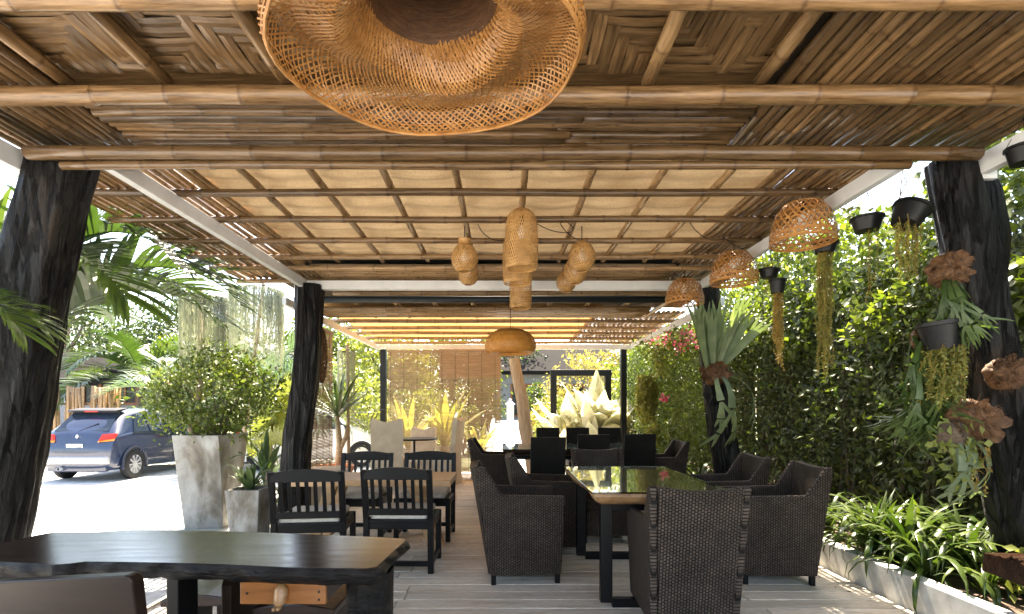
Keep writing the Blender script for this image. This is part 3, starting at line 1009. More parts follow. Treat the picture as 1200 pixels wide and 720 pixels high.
t = thing('wooden_table', 'light brown wooden table between four black slat chairs', 'table', (-1.12, 4.56, 0))
for k in range(4):
    m = MB(); m.box((0, -.2235 + .149 * k, .632), (1.36, .146, .052)); m.build('plank', M['oak'], t, bevel=.004)
for s in (-1, 1):
    m = MB(); m.prism([(s * .50, .0), (s * .58, .0), (s * .40, .606), (s * .30, .606)], 'y', -.20, -.13); m.build('leg', M['oak'], t, bevel=.004)
    m = MB(); m.prism([(s * .50, .0), (s * .58, .0), (s * .40, .606), (s * .30, .606)], 'y', .13, .20); m.build('leg', M['oak'], t, bevel=.004)
    m = MB(); m.box((s * .46, 0, .28), (.06, .258, .05)); m.build('brace', M['oak'], t)

# ------------------------------------------------------------------ front live-edge table
TZ = .73
t = thing('slab_table', 'long dark live-edged slab table with an amber drawer under it', 'table', (-1.3, 1.9, 0))
def top_pt(px, py): 
    Y = (1.25 - TZ) * 600 / (py - 480)
    return ((px - 590) / 600 * Y + 1.3, Y - 1.9)
near = [(-160, 655), (-60, 656), (0, 658.5), (40, 660), (64, 662), (82, 660.5), (100, 658.2), (140, 658.6), (188, 659.4), (240, 660.5), (290, 662.5), (340, 665.2), (390, 666), (430, 666.3)]
right = [(441, 664.5), (447, 659), (458, 649), (468, 640), (475.5, 633.6)]
far = [(473, 631.6), (440, 629.5), (400, 628), (367, 626.4), (305, 624.2), (240, 622.3), (200, 621.4), (154, 621), (125, 623), (104, 624.3), (80, 624), (60, 624.4), (40, 628), (20, 633), (0, 637), (-40, 641), (-120, 643)]
base_out = near + right + far
outl = []
NB = len(base_out)
for i in range(NB):
    a = Vector(top_pt(*base_out[i])); b = Vector(top_pt(*base_out[(i + 1) % NB]))
    for k in range(6): outl.append(a.lerp(b, k / 6))
n = len(outl)
cen = sum(outl, Vector((0, 0))) / n
m = MB(); m.add([(p.x, p.y, TZ) for p in outl], [tuple(range(n))])
top = m.build('table_top', M['slab'], t)
vs = []; fs = []
lv = [(0, 0.0005), (-.006, .012), (-.022, .018), (-.045, .004), (-.062, -.022), (-.07, -.05)]
for k, (dz, dd) in enumerate(lv):
    for i, p in enumerate(outl):
        d = (p - outl[i - 1]); d2 = outl[(i + 1) % n] - p
        nn = Vector(((d + d2).y, -(d + d2).x)).normalized()
        jit = 0 if k == 0 else noise.noise(Vector((p.x * 11, p.y * 11, dz * 30))) * .02 + noise.noise(Vector((p.x * 30, p.y * 30, dz * 60))) * .009
        q = p + nn * (dd + jit)
        vs.append((q.x, q.y, TZ + dz - (.0 if k == 0 else abs(noise.noise(Vector((p.x * 9, 3, 1)))) * .006)))
for k in range(len(lv) - 1):
    for i in range(n):
        j = (i + 1) % n
        fs.append((k * n + i, (k + 1) * n + i, (k + 1) * n + j, k * n + j))
fs.append(tuple(reversed(range((len(lv) - 1) * n, len(lv) * n))))
m = MB(); m.add(vs, fs); m.build('live_edge', M['bark'], t, auto=45)
def rough_leg(x0, y0, r, seed):
    m = MB(); vs = []; fs = []; ns = 28; K = 14
    for k in range(K + 1):
        z = .665 * k / K
        for a in range(ns):
            an = 2 * math.pi * a / ns
            q = Vector((math.cos(an), math.sin(an)))
            rr = r * (1 + .18 * noise.noise(Vector((q.x * 4 + seed, q.y * 4, z * 1.2))) + .10 * noise.noise(Vector((q.x * 10 + seed, q.y * 10, z * 3))))
            vs.append((x0 + q.x * rr * 1.0, y0 + q.y * rr * 1.25, z))
    for k in range(K):
        for a in range(ns):
            b = (a + 1) % ns
            fs.append((k * ns + a, k * ns + b, (k + 1) * ns + b, (k + 1) * ns + a))
    m.add(vs, fs); m.build('log_leg', M['bark'], t, auto=50)
rough_leg(.815, -.03, .078, 3)
rough_leg(-.86, .02, .085, 8)
m = MB(); m.box((.11, .0, .30), (.045, .12, .715 - .04)); 
m.build('plank_leg', M['black'], t, (0, 0, .03), bevel=.004)
# drawer: tray open towards the camera side
dx0, dx1 = top_pt(282, 682)[0], top_pt(382, 682)[0]
dw = .297; dcx = .535; dcy = -.115
d = ob('drawer', None, t, (dcx, dcy, .612))
m = MB(); m.box((0, 0, 0), (dw, .018, .076)); m.build('drawer_front', M['amber'], d, bevel=.002)
m = MB(); m.box((dw / 2 - .01, .19, -.002), (.014, .36, .066)); m.build('drawer_side', M['slab'], d)
m = MB(); m.box((-dw / 2 + .01, .19, -.002), (.014, .36, .066)); m.build('drawer_side', M['slab'], d)
m = MB(); m.box((0, .19, -.036), (dw - .036, .36, .006)); m.build('drawer_bottom', M['slab'], d)
m = MB()
m.lathe([(0, -.042), (.008, -.040), (.019, -.026), (.023, -.006), (.021, .016), (.012, .031), (0, .036)], 14, c=(0, -.024, .004))
for v in range(len(m.v)):
    x, yy, z = m.v[v]; m.v[v] = (x, yy - (.014 if z < -.01 else 0), z)
m.box((-.009, -.052, -.036), (.008, .03, .010)); m.box((.006, -.054, -.034), (.008, .028, .010))
m.build('carved_knob', M['walnut'], d, smooth=True)
for kx, kz in ((-.125, .0), (.125, .005), (.125, -.022)):
    m = MB(); m.lathe([(0, -.004), (.004, -.003), (.0045, 0)], 8, c=(kx, -.009, kz), axis='y'); m.build('screw', M['steel'], d)

# foreground chair with a plank back
t = thing('plank_chair', 'dark brown chair with a solid plank back before the slab table', 'chair', (-1.03, 1.27, .012), math.radians(-4))
m = MB()
poly = [(-.23, .50), (.165, .50), (.172, .60), (.176, .838), (.170, .850), (.158, .853), (-.20, .826), (-.22, .818), (-.23, .79)]
m.prism(poly, 'y', -.018, .018)
for i, v in enumerate(m.v): m.v[i] = (v[0], v[1] - (v[2] - .5) * .16, v[2])
m.build('backrest', M['dkchair'], t, bevel=.004)
m = MB(); m.box((-.01, .21, .435), (.40, .42, .04)); m.build('seat', M['dkchair'], t, bevel=.008)
for sx in (-.17, .15):
    m = MB(); m.box((sx, .03, .30), (.04, .035, .60)); m.build('rear_leg', M['dkchair'], t, bevel=.003)
    m = MB(); m.box((sx, .39, .2075), (.04, .04, .415)); m.build('front_leg', M['dkchair'], t, bevel=.003)

# wooden stools on the far side of the slab table
def stool(label, x, yv, w, rz):
    t = thing('wooden_stool', label, 'stool', (x, yv, 0), math.radians(rz), 'dark stools under the slab table')
    m = MB(); n = 8; poly = []
    hw = w / 2
    poly = [(-hw, .40)] + [(-hw + .012 * math.sin(i / n * 1.57) * 0 + (2 * hw) * i / n, .43 + .022 * math.sin(math.pi * i / n)) for i in range(n + 1)] + [(hw, .40)]
    m.prism(poly, 'y', -.16, .16); m.build('seat', M['slab'], t, bevel=.006)
    for s in (-1, 1):
        m = MB(); m.prism([(-.13, 0), (.13, 0), (.15, .40), (-.15, .40)], 'x', s * (hw - .05) - .02, s * (hw - .05) + .02); m.build('side_panel', M['dkchair'], t, bevel=.004)
    m = MB(); m.box((0, 0, .2), (2 * hw - .14, .03, .1)); m.build('rail', M['dkchair'], t)
stool('glossy dark stool under the slab table beside the drawer', -1.33, 2.36, .30, 3)
stool('glossy dark stool under the slab table right behind the drawer', -.86, 2.26, .34, -2)
t = thing('plank_bench', 'dark bench with rounded high side board under the slab table', 'bench', (-1.02, 2.06, 0))
m = MB(); m.prism([(-.02, 0), (.24, 0), (.26, .55), (.23, .60), (.19, .62), (.05, .62), (.0, .60), (-.03, .55)], 'x', -.1, -.06); m.build('side_board', M['dkchair'], t, bevel=.004)
m = MB(); m.prism([(-.02, 0), (.24, 0), (.24, .32), (-.02, .32)], 'x', .28, .32); m.build('side_board', M['dkchair'], t, bevel=.004)
m = MB(); m.box((.11, .11, .30), (.34, .24, .035)); m.build('seat', M['slab'], t, bevel=.004)

# timber bench slab on the planter side
t = thing('timber_bench', 'thick weathered timber slab in front of the leaning log post', 'bench', (3.0, 2.62, .16))
m = MB(); vs = []; n = 12; fs = []
for i in range(n + 1):
    x = -.42 + 1.3 * i / n
    for (yy, z) in ((-.14, .215), (-.135, .315), (.0, .325), (.13, .318), (.14, .22)):
        vs.append((x, yy + .012 * noise.noise(Vector((x * 3, yy * 9, 1))), z + .01 * noise.noise(Vector((x * 4, yy * 5, z * 9)))))
for i in range(n):
    for k in range(5):
        k2 = (k + 1) % 5
        fs.append((i * 5 + k, i * 5 + k2, (i + 1) * 5 + k2, (i + 1) * 5 + k))
fs += [(4, 3, 2, 1, 0), tuple(range(n * 5, n * 5 + 5))]
m.add(vs, fs); m.build('seat_slab', M['slab'], t, auto=40)
for lx in (.02, .70):
    m = MB(); m.box((lx, 0, .107), (.12, .18, .215)); m.build('leg', M['log'], t, bevel=.008)

# ------------------------------------------------------------------ cream slip-cover chairs and bistro table at the rear
def cream_chair():
    t = thing('slipcover_chair', 'x', 'chair')
    n = 16; vs = []; fs = []
    for (yo) in (-.30, -.22):
        for i in range(n + 1):
            u = -1 + 2 * i / n
            z = 1.08 - .03 * math.cos(u * math.pi) - (.05 if abs(u) > .95 else 0)
            vs.append((u * .25, yo - .06, z)); vs.append((u * .24, yo, .45)); vs.append((u * .26, yo, .0))
    B = 3 * (n + 1)
    for f in range(2):
        for i in range(n):
            for k in range(2):
                a = f * B + i * 3 + k
                q = (a, a + 3, a + 4, a + 1)
                fs.append(q if f else tuple(reversed(q)))
    for i in range(n): fs.append((i * 3, (i + 1) * 3, B + (i + 1) * 3, B + i * 3))
    for e in (0, n):
        for k in range(2): fs.append((e * 3 + k, e * 3 + k + 1, B + e * 3 + k + 1, B + e * 3 + k))
    m = MB(); m.add(vs, fs); m.build('backrest', M['cream'], t, auto=40)
    m = MB(); m.box((0, .03, .24), (.52, .50, .48)); m.build('seat_skirt', M['cream'], t, bevel=.025)
    return t
cc = cream_chair(); cc_u = []
for x, yv, rz, lb in ((-1.85, 8.25, 8, 'cream slip-cover chair with wavy top behind the black slat chairs'),
                      (-1.62, 9.75, 170, 'cream slip-cover chair across the bistro table, before the reed blind'),
                      (-1.06, 8.9, 80, 'cream slip-cover chair turned side on at the bistro table'),
                      (-2.35, 6.72, -60, 'cream slip-cover chair behind the charred log and the yucca pot')):
    o = place(cc, cc_u, (x, yv, 0 if yv < 8.8 else -.2), math.radians(rz), lb, 'cream slip-cover chairs')
for o in [o for o in bpy.data.objects if o.name.startswith('slipcover_chair')]:
    if o.location.y > 8.8 and o.location.y < 9.2: o.location.z = 0; o.location.y = 8.6
t = thing('bistro_table', 'small dark bistro table among the cream slip-cover chairs', 'table', (-1.62, 9.3, -.2))
m = MB(); m.lathe([(0, .93), (.42, .93), (.43, .915), (.42, .90), (0, .90)], 24); m.build('table_top', M['steel'], t, auto=40)
m = MB(); m.lathe([(.22, 0), (.22, .02), (.03, .05), (.022, .5), (.022, .9)], 14); m.build('pedestal', M['steel'], t, smooth=True)

# ------------------------------------------------------------------ woven lamps
def weave(prof, n, turns, w, mat, name, parent, wobble=None, off=.0015, segs=36, hoops=(), hoop_r=.004, n_rad=0, seed=1, thick=0):
    """two families of helical ribbons on a lathe profile [(r,z)...]"""
    rr = random.Random(seed)
    P = [Vector((r, 0, z)) for r, z in prof]
    cum = [0]
    for a, b in zip(P[:-1], P[1:]): cum.append(cum[-1] + (b - a).length)
    def at(t):
        s = t * cum[-1]
        for i in range(len(P) - 1):
            if s <= cum[i + 1] + 1e-9:
                f = (s - cum[i]) / max(1e-9, cum[i + 1] - cum[i])
                p = P[i].lerp(P[i + 1], f); d = (P[i + 1] - P[i]).normalized()
                return p.x, p.z, Vector((-d.z, 0, d.x))
        d = (P[-1] - P[-2]).normalized()
        return P[-1].x, P[-1].z, Vector((-d.z, 0, d.x))
    tab = [at(k / segs) for k in range(segs + 1)]
    def pos(k, ph, o):
        r, z, nn = tab[k]
        x, zz = r + nn.x * o, z + nn.z * o
        if wobble:
            dr, dz = wobble(ph, k / segs)
            x += dr; zz += dz
        return Vector((x * math.cos(ph), x * math.sin(ph), zz))
    m = MB()
    for fam in (-1, 1):
        for i in range(n):
            p0 = 2 * math.pi * (i + rr.uniform(-.18, .18)) / n
            o = off * fam
            pts = [pos(k, p0 + fam * turns * 2 * math.pi * k / segs, o + (off * .6 if (k + i) % 2 else 0)) for k in range(segs + 1)]
            sides = []
            for k in range(segs + 1):
                r, z, nn = tab[k]
                ph = p0 + fam * turns * 2 * math.pi * k / segs
                nv = Vector((nn.x * math.cos(ph), nn.x * math.sin(ph), nn.z))
                tg = (pts[min(k + 1, segs)] - pts[max(k - 1, 0)]).normalized()
                sides.append(nv.cross(tg).normalized())
            m.strip(pts, [w * rr.uniform(.85, 1.1)] * (segs + 1), sides)
    for i in range(n_rad):
        p0 = 2 * math.pi * i / n_rad
        pts = [pos(k, p0, 0) for k in range(segs + 1)]
        m.strip(pts, [w] * (segs + 1), Vector((-math.sin(p0), math.cos(p0), 0)))
    for t, hr in hoops:
        k = int(round(t * segs))
        ring = [pos(k, 2 * math.pi * q / 48, 0) for q in range(49)]
        m.tube(ring, hr, 5, False)
    return m.build(name, M[mat], parent, smooth=False)

def bulb_mat():
    m, nt, b = base_mat('milk_glass')
    nz = N(nt, 'ShaderNodeTexNoise'); nz.inputs['Scale'].default_value = 20
    c = ramp(nt, nz.outputs['Fac'], [(.3, (.75, .74, .7)), (.7, (.85, .84, .8))])
    nt.links.new(c, b.inputs['Base Color']); b.inputs['Roughness'].default_value = .2
    return m
M['bulb'] = bulb_mat()
def bulb(parent, z):
    m = MB(); m.lathe([(0, z - .045), (.02, z - .04), (.03, z - .02), (.031, z), (.024, z + .022), (.013, z + .04), (.012, z + .06)], 12); m.build('bulb', M['bulb'], parent, smooth=True)
    m = MB(); m.lathe([(.0, z + .055), (.018, z + .055), (.02, z + .11), (.012, z + .13), (0, z + .13)], 10); m.build('socket', M['cord'], parent, smooth=True)
def cord(parent, z0, z1, r=.004):
    m = MB(); m.tube([(0, 0, z0), (.004, 0, (z0 + z1) / 2), (0, 0, z1)], r, 6); m.build('cord', M['cord'], parent, smooth=True)

# big hat-shaped lamp: rim at 0, crown above
hat = [(.385, .0), (.398, .018), (.396, .05), (.372, .082), (.33, .088), (.28, .070), (.235, .058), (.205, .07), (.18, .11), (.165, .18), (.158, .26), (.15, .33), (.12, .37), (.03, .39)]
def hat_lamp(label, loc, mat, n, segs, w, fl):
    t = thing('pendant_lamp', label, 'lamp', loc, .5)
    def wob(ph, t_):
        a = max(0, 1 - t_ * 1.7)
        return (.014 * math.sin(3 * ph + 1.1) * a + .010 * math.sin(5 * ph) * a, (.020 * math.sin(2 * ph + .6) + .014 * math.sin(3 * ph + 2.0)) * a + .022 * math.sin(3 * ph + .4 + 5 * t_) * math.sin(math.pi * min(1, t_ * 1.5)))
    weave(hat, n, .30, w, mat, 'woven_shade', t, wob, .002, segs, hoops=((0, .005), (.02, .003), (.07, .002), (.66, .003)), seed=3)
    weave([(r * .97, z + .014) for r, z in hat[3:]], int(n * .7), .16, w, mat, 'inner_weave', t, lambda ph, q: wob(ph, .25 + .75 * q), .0015, segs, hoops=((.55, .003),), seed=8)
    m = MB(); m.lathe([(.152, .33), (.124, .375), (.03, .398), (.0, .398)], 24); m.build('crown_cap', M['rattan_d'], t, smooth=True)  # added top that closes the crown, coloured as dark as its shade
    m = MB(); m.lathe([(.168, .145), (.155, .19), (.148, .27), (.142, .325)], 36); m.build('crown_shade_liner', M['rattan_d'], t, smooth=True)  # added lining; its dark colour stands in for shade inside the crown
    cord(t, .39, 2.86 - loc[2])
    bulb(t, .26)
    return t
hat_lamp('huge wavy hat-shaped woven rattan lamp hanging under the mat ceiling', (-.185, 1.30, 2.15), 'rattan', 118, 60, .0025, 0)
t = thing('pendant_lamp', 'orange mushroom-shaped woven lamp under the rear roof before the path', 'lamp', (.10, 7.5, 2.06))
mush = [(.24, .045), (.30, .0), (.345, .02), (.372, .08), (.375, .15), (.35, .23), (.29, .30), (.19, .35), (.08, .37), (.02, .375)]
weave(mush, 84, .25, .008, 'rattan_o', 'woven_shade', t, None, .002, 24, hoops=((0, .008), (.12, .006)), seed=5)
weave([(.13, .10), (.15, .2), (.13, .33), (.05, .37)], 40, .2, .007, 'rattan_o', 'inner_weave', t, None, .002, 12, seed=6)
cord(t, .37, 2.735 - 2.06); bulb(t, .2)

cyl = [(.112, 0), (.120, .02), (.125, .10), (.126, .24), (.118, .34), (.098, .40), (.065, .435), (.02, .45)]
for x, yv, z, s, lb in ((.135, 3.85, 2.31, 1, 'tall domed woven pendant lamp, first and lowest hung of the middle three'),
                        (.118, 4.32, 2.315, 1.0, 'tall domed woven pendant lamp, second of the middle three'),
                        (.18, 5.35, 2.31, .92, 'slim tall woven pendant lamp, last of the middle three before the white beam')):
    t = thing('pendant_lamp', lb, 'lamp', (x, yv, z), .3, 'tall woven pendant lamps')
    pr = [(r * s, q * s) for r, q in cyl]
    weave(pr, 46, .22, .0034, 'rattan_t', 'woven_shade', t, None, .001, 26, hoops=((0, .005), (.05, .003)), seed=int(yv * 9))
    cord(t, .45 * s, 2.735 - z); bulb(t, .27)
gou = [(.05, 0), (.075, .012), (.10, .05), (.108, .10), (.10, .15), (.078, .19), (.052, .215), (.045, .235), (.05, .255)]
bal = [(.045, 0), (.07, .012), (.102, .055), (.112, .105), (.105, .155), (.08, .20), (.045, .23), (.015, .24)]
for x, yv, z, pr, s, lb in ((-.315, 4.15, 2.37, gou, 1, 'gourd-shaped woven pendant lamp with narrow neck and hooked cord'),
                            (-.355, 5.2, 2.52, bal, .95, 'small woven pendant lamp hidden partly behind the gourd-shaped one'),
                            (.635, 4.15, 2.375, bal, 1, 'round woven pendant lamp, highest of the ball-shaped three'),
                            (.665, 4.75, 2.42, bal, .98, 'round woven pendant lamp, middle of the ball-shaped three'),
                            (.655, 5.35, 2.48, bal, .92, 'round pale woven pendant lamp, lowest of the ball-shaped three')):
    t = thing('pendant_lamp', lb, 'lamp', (x, yv, z), 1.3, 'round woven pendant lamps')
    pr = [(r * s, q * s) for r, q in pr]
    weave(pr, 40, .2, .0036, 'rattan_t', 'woven_shade', t, None, .001, 20, hoops=((0, .004), (1, .003)), seed=int(yv * 7 + x * 10))
    cord(t, pr[-1][1], 2.735 - z); bulb(t, .12)
dome = [(.205, 0), (.207, .05), (.20, .10), (.185, .16), (.16, .215), (.12, .26), (.06, .285), (.01, .29)]
for x, yv, z, s, lb in ((2.08, 3.56, 2.41, 1.0, 'open-weave dome basket lamp, largest, nearest the leaning log post'),
                        (2.06, 4.58, 2.385, .97, 'open-weave dome basket lamp hung between the two other baskets'),
                        (1.93, 5.46, 2.375, .95, 'open-weave dome basket lamp hung before the fern-carrying log post')):
    t = thing('basket_lamp', lb, 'lamp', (x, yv, z), .2, 'open-weave dome basket lamps')
    pr = [(r * s, q * s) for r, q in dome]
    weave(pr, 26, .25, .0048, 'rattan', 'woven_shade', t, None, .002, 20, hoops=((0, .006), (.06, .004), (.12, .004), (.2, .004), (.34, .0035), (.5, .0035), (.7, .0035)), n_rad=0, seed=int(yv * 5))
    m = MB()
    for q0, q1 in ((0, .012), (.045, .058)):
        m.lathe([(pr[0][0] + .003, q0), (pr[0][0] + .0035, q1)], 40)
    m.build('rim_band', M['rattan'], t)
    cord(t, .285 * s, 2.735 - z); bulb(t, .16)
# loose black cables running along the poles
def cable(label, pts, r=.0035):
    m = MB(); out = []
    P_ = [Vector(p) for p in pts]
    for i in range(len(P_) - 1):
        p0 = P_[max(i - 1, 0)]; p1 = P_[i]; p2 = P_[i + 1]; p3 = P_[min(i + 2, len(P_) - 1)]
        for k in range(6):
            t = k / 6
            out.append(.5 * ((2 * p1) + (-p0 + p2) * t + (2 * p0 - 5 * p1 + 4 * p2 - p3) * t * t + (-p0 + 3 * p1 - 3 * p2 + p3) * t ** 3))
    out.append(P_[-1])
    m.tube(out, r, 6)
    o = m.build('power_cable', M['cord'], smooth=True)
    tag(o, label, 'cable', 'loose black cables under the cloth roof')
cable('loose black cable looping from the tall lamp to the ball-shaped lamps', [W(628, 262, 4.05), W(645, 270, 4.1), W(664, 273, 4.1), W(672, 268, 4.1), W(660, 258, 4.12), W(657, 263, 4.1), W(668, 276, 4.1), W(682, 283, 4.15)])
cable('thin black cable hanging in a loop beside the gourd-shaped lamp', [W(560, 263, 4.1), W(566, 273, 4.12), W(578, 281, 4.15), W(596, 283, 4.18)])
cable('thin black cable drooping from cloth roof towards the basket lamps', [W(807, 258, 4.07), W(815, 270, 4.2), W(831, 281, 4.4), W(850, 281, 4.5), W(862, 284, 4.56)])
cable('black cable kinked above the middle basket lamp', [W(843, 274, 4.56), W(852, 282, 4.56), W(866, 290, 4.57), W(872, 292, 4.58)])

# ------------------------------------------------------------------ foliage helpers
def leaf_cloud(name, mat, parent, pts, size, seed=0, aspect=.5, droop=.25, nbias=(0, -.3, .8), fold=.12, stuff=True, dirbias=None):
    rs = np.random.RandomState(seed)
    pts = np.asarray(pts, dtype=float)
    n = len(pts)
    d = rs.normal(size=(n, 3)); d[:, 2] -= droop * 1.5
    if dirbias is not None: d += np.array(dirbias)
    d /= np.linalg.norm(d, axis=1)[:, None]
    nn = rs.normal(size=(n, 3)) * .7 + np.array(nbias)
    s = np.cross(d, nn); s /= np.linalg.norm(s, axis=1)[:, None] + 1e-9
    nrm = np.cross(s, d)
    L = rs.uniform(size[0], size[1], n)[:, None]
    Wd = L * aspect * rs.uniform(.8, 1.2, n)[:, None] * .5
    v = np.empty((n, 4, 3))
    v[:, 0] = pts
    v[:, 1] = pts + d * L * .45 + s * Wd + nrm * Wd * fold * 2
    v[:, 2] = pts + d * L - nrm * L * .08
    v[:, 3] = pts + d * L * .45 - s * Wd + nrm * Wd * fold * 2
    me = bpy.data.meshes.new(name)
    me.vertices.add(n * 4); me.vertices.foreach_set('co', v.reshape(-1))
    me.loops.add(n * 6); me.polygons.add(n * 2)
    b = np.arange(n)[:, None] * 4
    idx = np.hstack([b, b + 1, b + 2, b, b + 2, b + 3]).reshape(-1)
    me.loops.foreach_set('vertex_index', idx.astype(np.int32))
    me.polygons.foreach_set('loop_start', np.arange(0, n * 6, 3, dtype=np.int32))
    me.update(calc_edges=True)
    a = me.attributes.new('rnd', 'FLOAT', 'FACE')
    a.data.foreach_set('value', np.repeat(rs.uniform(0, 1, n), 2))
    me.materials.append(mat)
    o = ob(name, me, parent)
    if stuff: o['kind'] = 'stuff'
    return o

def clumps(rs, centre, radii, n_clump, per, spread):
    """points in clumps filling an ellipsoid, denser near its skin"""
    out = []
    for i in range(n_clump):
        d = rs.normal(size=3); d /= np.linalg.norm(d)
        r = rs.uniform(.35, 1.0) ** .6
        c = np.array(centre) + d * r * np.array(radii)
        out.append(c + rs.normal(size=(per, 3)) * spread)
    return np.vstack(out)

def strap_mesh(L, w, arch, mat, seed, fold=.35, segs=7, tipw=.05, bulge=.5):
    """leaf growing from the origin up and out along +X"""
    rr = random.Random(seed)
    m = MB(); pts = []; wd = []
    ang = math.radians(78); p = Vector((0, 0, 0))
    for i in range(segs + 1):
        t = i / segs
        pts.append(p.copy())
        wd.append(w * (.35 + .65 * math.sin(math.pi * min(1, t / (2 * bulge)))) * (1 if t < .72 else max(tipw, 1 - ((t - .72) / .28) ** 1.6)))
        ang -= arch / segs * (.5 + 1.2 * t) * rr.uniform(.8, 1.2)
        p = p + Vector((math.cos(ang), rr.uniform(-.04, .04), math.sin(ang))) * (L / segs)
    m.strip(pts, wd, Vector((0, 1, 0)), fold)
    return m.mesh('leaf', mat, smooth=True)

def clump_plant(name, label, cat, loc, meshes, n, smin, smax, tilt=(-.2, .35), group=None, seed=0, base=None, lift=0):
    rr = random.Random(seed)
    t = thing(name, label, cat, loc, 0, group)
    for i in range(n):
        a = i * 2.39996 + rr.uniform(-.4, .4)
        s = rr.uniform(smin, smax)
        o = ob('leaf', rr.choice(meshes), t, (math.cos(a) * .015, math.sin(a) * .015, lift * i / n), (0, rr.uniform(*tilt), a), (s, s, s))
    if base: base(t)
    return t

def frond_mesh(L, nl, ll, arch, droop, mat, seed, lw=.014, up=.35):
    rr = random.Random(seed)
    m = MB()
    pts = []
    ang = math.radians(70)
    p = Vector((0, 0, 0)); K = 26
    for i in range(K + 1):
        pts.append(p.copy()); ang -= arch / K * (.4 + 1.2 * i / K)
        p = p + Vector((math.cos(ang), 0, math.sin(ang))) * L / K
    m.tube(pts, [.014 * (1 - .85 * i / K) for i in range(K + 1)], 5)
    for i in range(nl):
        t = .22 + .78 * (i + .5) / nl
        k = min(K - 1, int(t * K)); base = pts[k].lerp(pts[k + 1], t * K - k)
        tg = (pts[k + 1] - pts[k]).normalized()
        nv = Vector((-tg.z, 0, tg.x))
        l = ll * (.45 + .75 * math.sin(math.pi * (.12 + .8 * (t - .22) / .78))) * rr.uniform(.85, 1.1)
        for s in (-1, 1):
            d = (tg * (.45 + .5 * t) + Vector((0, s, 0)) * (1.0 - .35 * t) + nv * up * rr.uniform(.6, 1.3)).normalized()
            q = base.copy(); ps = []; ws = []
            for j in range(5):
                f = j / 4
                ps.append(q.copy()); ws.append(lw * (.55 + .45 * math.sin(math.pi * (.2 + .6 * f))) * (1 - .85 * max(0, (f - .5) / .5) ** 1.5))
                d = (d + Vector((0, 0, -1)) * droop * rr.uniform(.6, 1.4) * (.15 + f)).normalized()
                q = q + d * l / 4
            sd = d.cross(nv if abs(d.dot(nv)) < .9 else Vector((0, 0, 1))).normalized()
            m.strip(ps, ws, sd)
    return m.mesh('frond', mat)

def palm(name, label, loc, trunk_h, trunk_r, meshes, n, smin, smax, lo=-.1, hi=1.0, seed=0, az=None, group=None, tmat='trunk', stems=1):
    rr = random.Random(seed)
    t = thing(name, label, 'palm', loc, 0, group)
    for q in range(stems):
        ox, oy = (0, 0) if q == 0 else (rr.uniform(-.3, .3), rr.uniform(-.3, .3))
        h = trunk_h * (1 if q == 0 else rr.uniform(.6, .95))
        if trunk_h > .02:
            m = MB(); K = 14
            m.tube([(ox + .06 * math.sin(k / K * 2 + q), oy, h * k / K) for k in range(K + 1)], [trunk_r * (1.25 - .35 * k / K) * (1.06 if k % 2 else 1) for k in range(K + 1)], 10)
            m.build('trunk', M[tmat], t, smooth=True)
        top = (ox + .06 * math.sin(2 + q) if trunk_h > .02 else ox, oy, h)
        for i in range(n):
            a = (i * 2.39996 + rr.uniform(-.3, .3)) if az is None else rr.uniform(*az)
            s = rr.uniform(smin, smax)
            ob('frond', rr.choice(meshes), t, top, (rr.uniform(-.15, .15), lo + (hi - lo) * ((i + .5) / n) * rr.uniform(.85, 1.15), a), (s, s, s))
    return t

def tree(label, loc, h, radii, mat, seed, leaf=(.12, .22), n=1200, group=None, name='tree', trunk_r=.14):
    rs = np.random.RandomState(seed); rr = random.Random(seed)
    t = thing(name, label, 'tree', loc, 0, group)
    m = MB()
    top = Vector((rr.uniform(-.2, .2), 0, h * .62))
    m.tube([(0, 0, 0), (rr.uniform(-.1, .1), 0, h * .3), top], [trunk_r * 1.3, trunk_r, trunk_r * .7], 9)
    for i in range(7):
        a = i * 2.4
        e = Vector((math.cos(a) * radii[0] * .6, math.sin(a) * radii[1] * .6, h * .62 + rr.uniform(.1, .9) * radii[2]))
        m.tube([top * rr.uniform(.7, 1), (top + e) / 2 + Vector((0, 0, .2)), e], [trunk_r * .5, trunk_r * .3, trunk_r * .1], 6)
    m.build('trunk', M['trunk'], t, smooth=True)
    nc = max(12, n // 45)
    p = clumps(rs, (0, 0, h - radii[2]), radii, nc, n // nc, min(radii) * .17)
    leaf_cloud('crown', mat, t, p, leaf, seed)
    return t

# ------------------------------------------------------------------ hanging pots along the right beam
def trailing(parent, n, L0, L1, rad, mat, seed, z0=0, sway=.02, leaf=(.012, .026), per=60, name='trailing_stems'):
    rr = random.Random(seed); rs = np.random.RandomState(seed)
    pts = []; m = MB()
    for i in range(n):
        a = rr.uniform(0, 6.28); r = rad * math.sqrt(rr.random())
        L = rr.uniform(L0, L1); x, yy = r * math.cos(a), r * math.sin(a)
        ph = rr.uniform(0, 6)
        line = []
        for k in range(9):
            f = k / 8
            line.append((x + (sway * 1.3) * math.sin(ph + f * 5) * f + .008 * math.sin(ph * 3 + f * 17), yy + sway * math.cos(ph + f * 3) * f + .008 * math.cos(ph * 2 + f * 13), z0 - L * f))
        m.tube(line, .0016, 4, False)
        for k in range(int(per * L / .5)):
            f = rr.random() ** .9
            j = min(7, int(f * 8)); g_ = f * 8 - j
            pts.append([line[j][q] * (1 - g_) + line[j + 1][q] * g_ for q in range(3)])
    o = m.build('stem', M['lf_string_o'], parent); o['kind'] = 'stuff'
    leaf_cloud(name, mat, parent, pts, leaf, seed, aspect=.42, droop=.6)

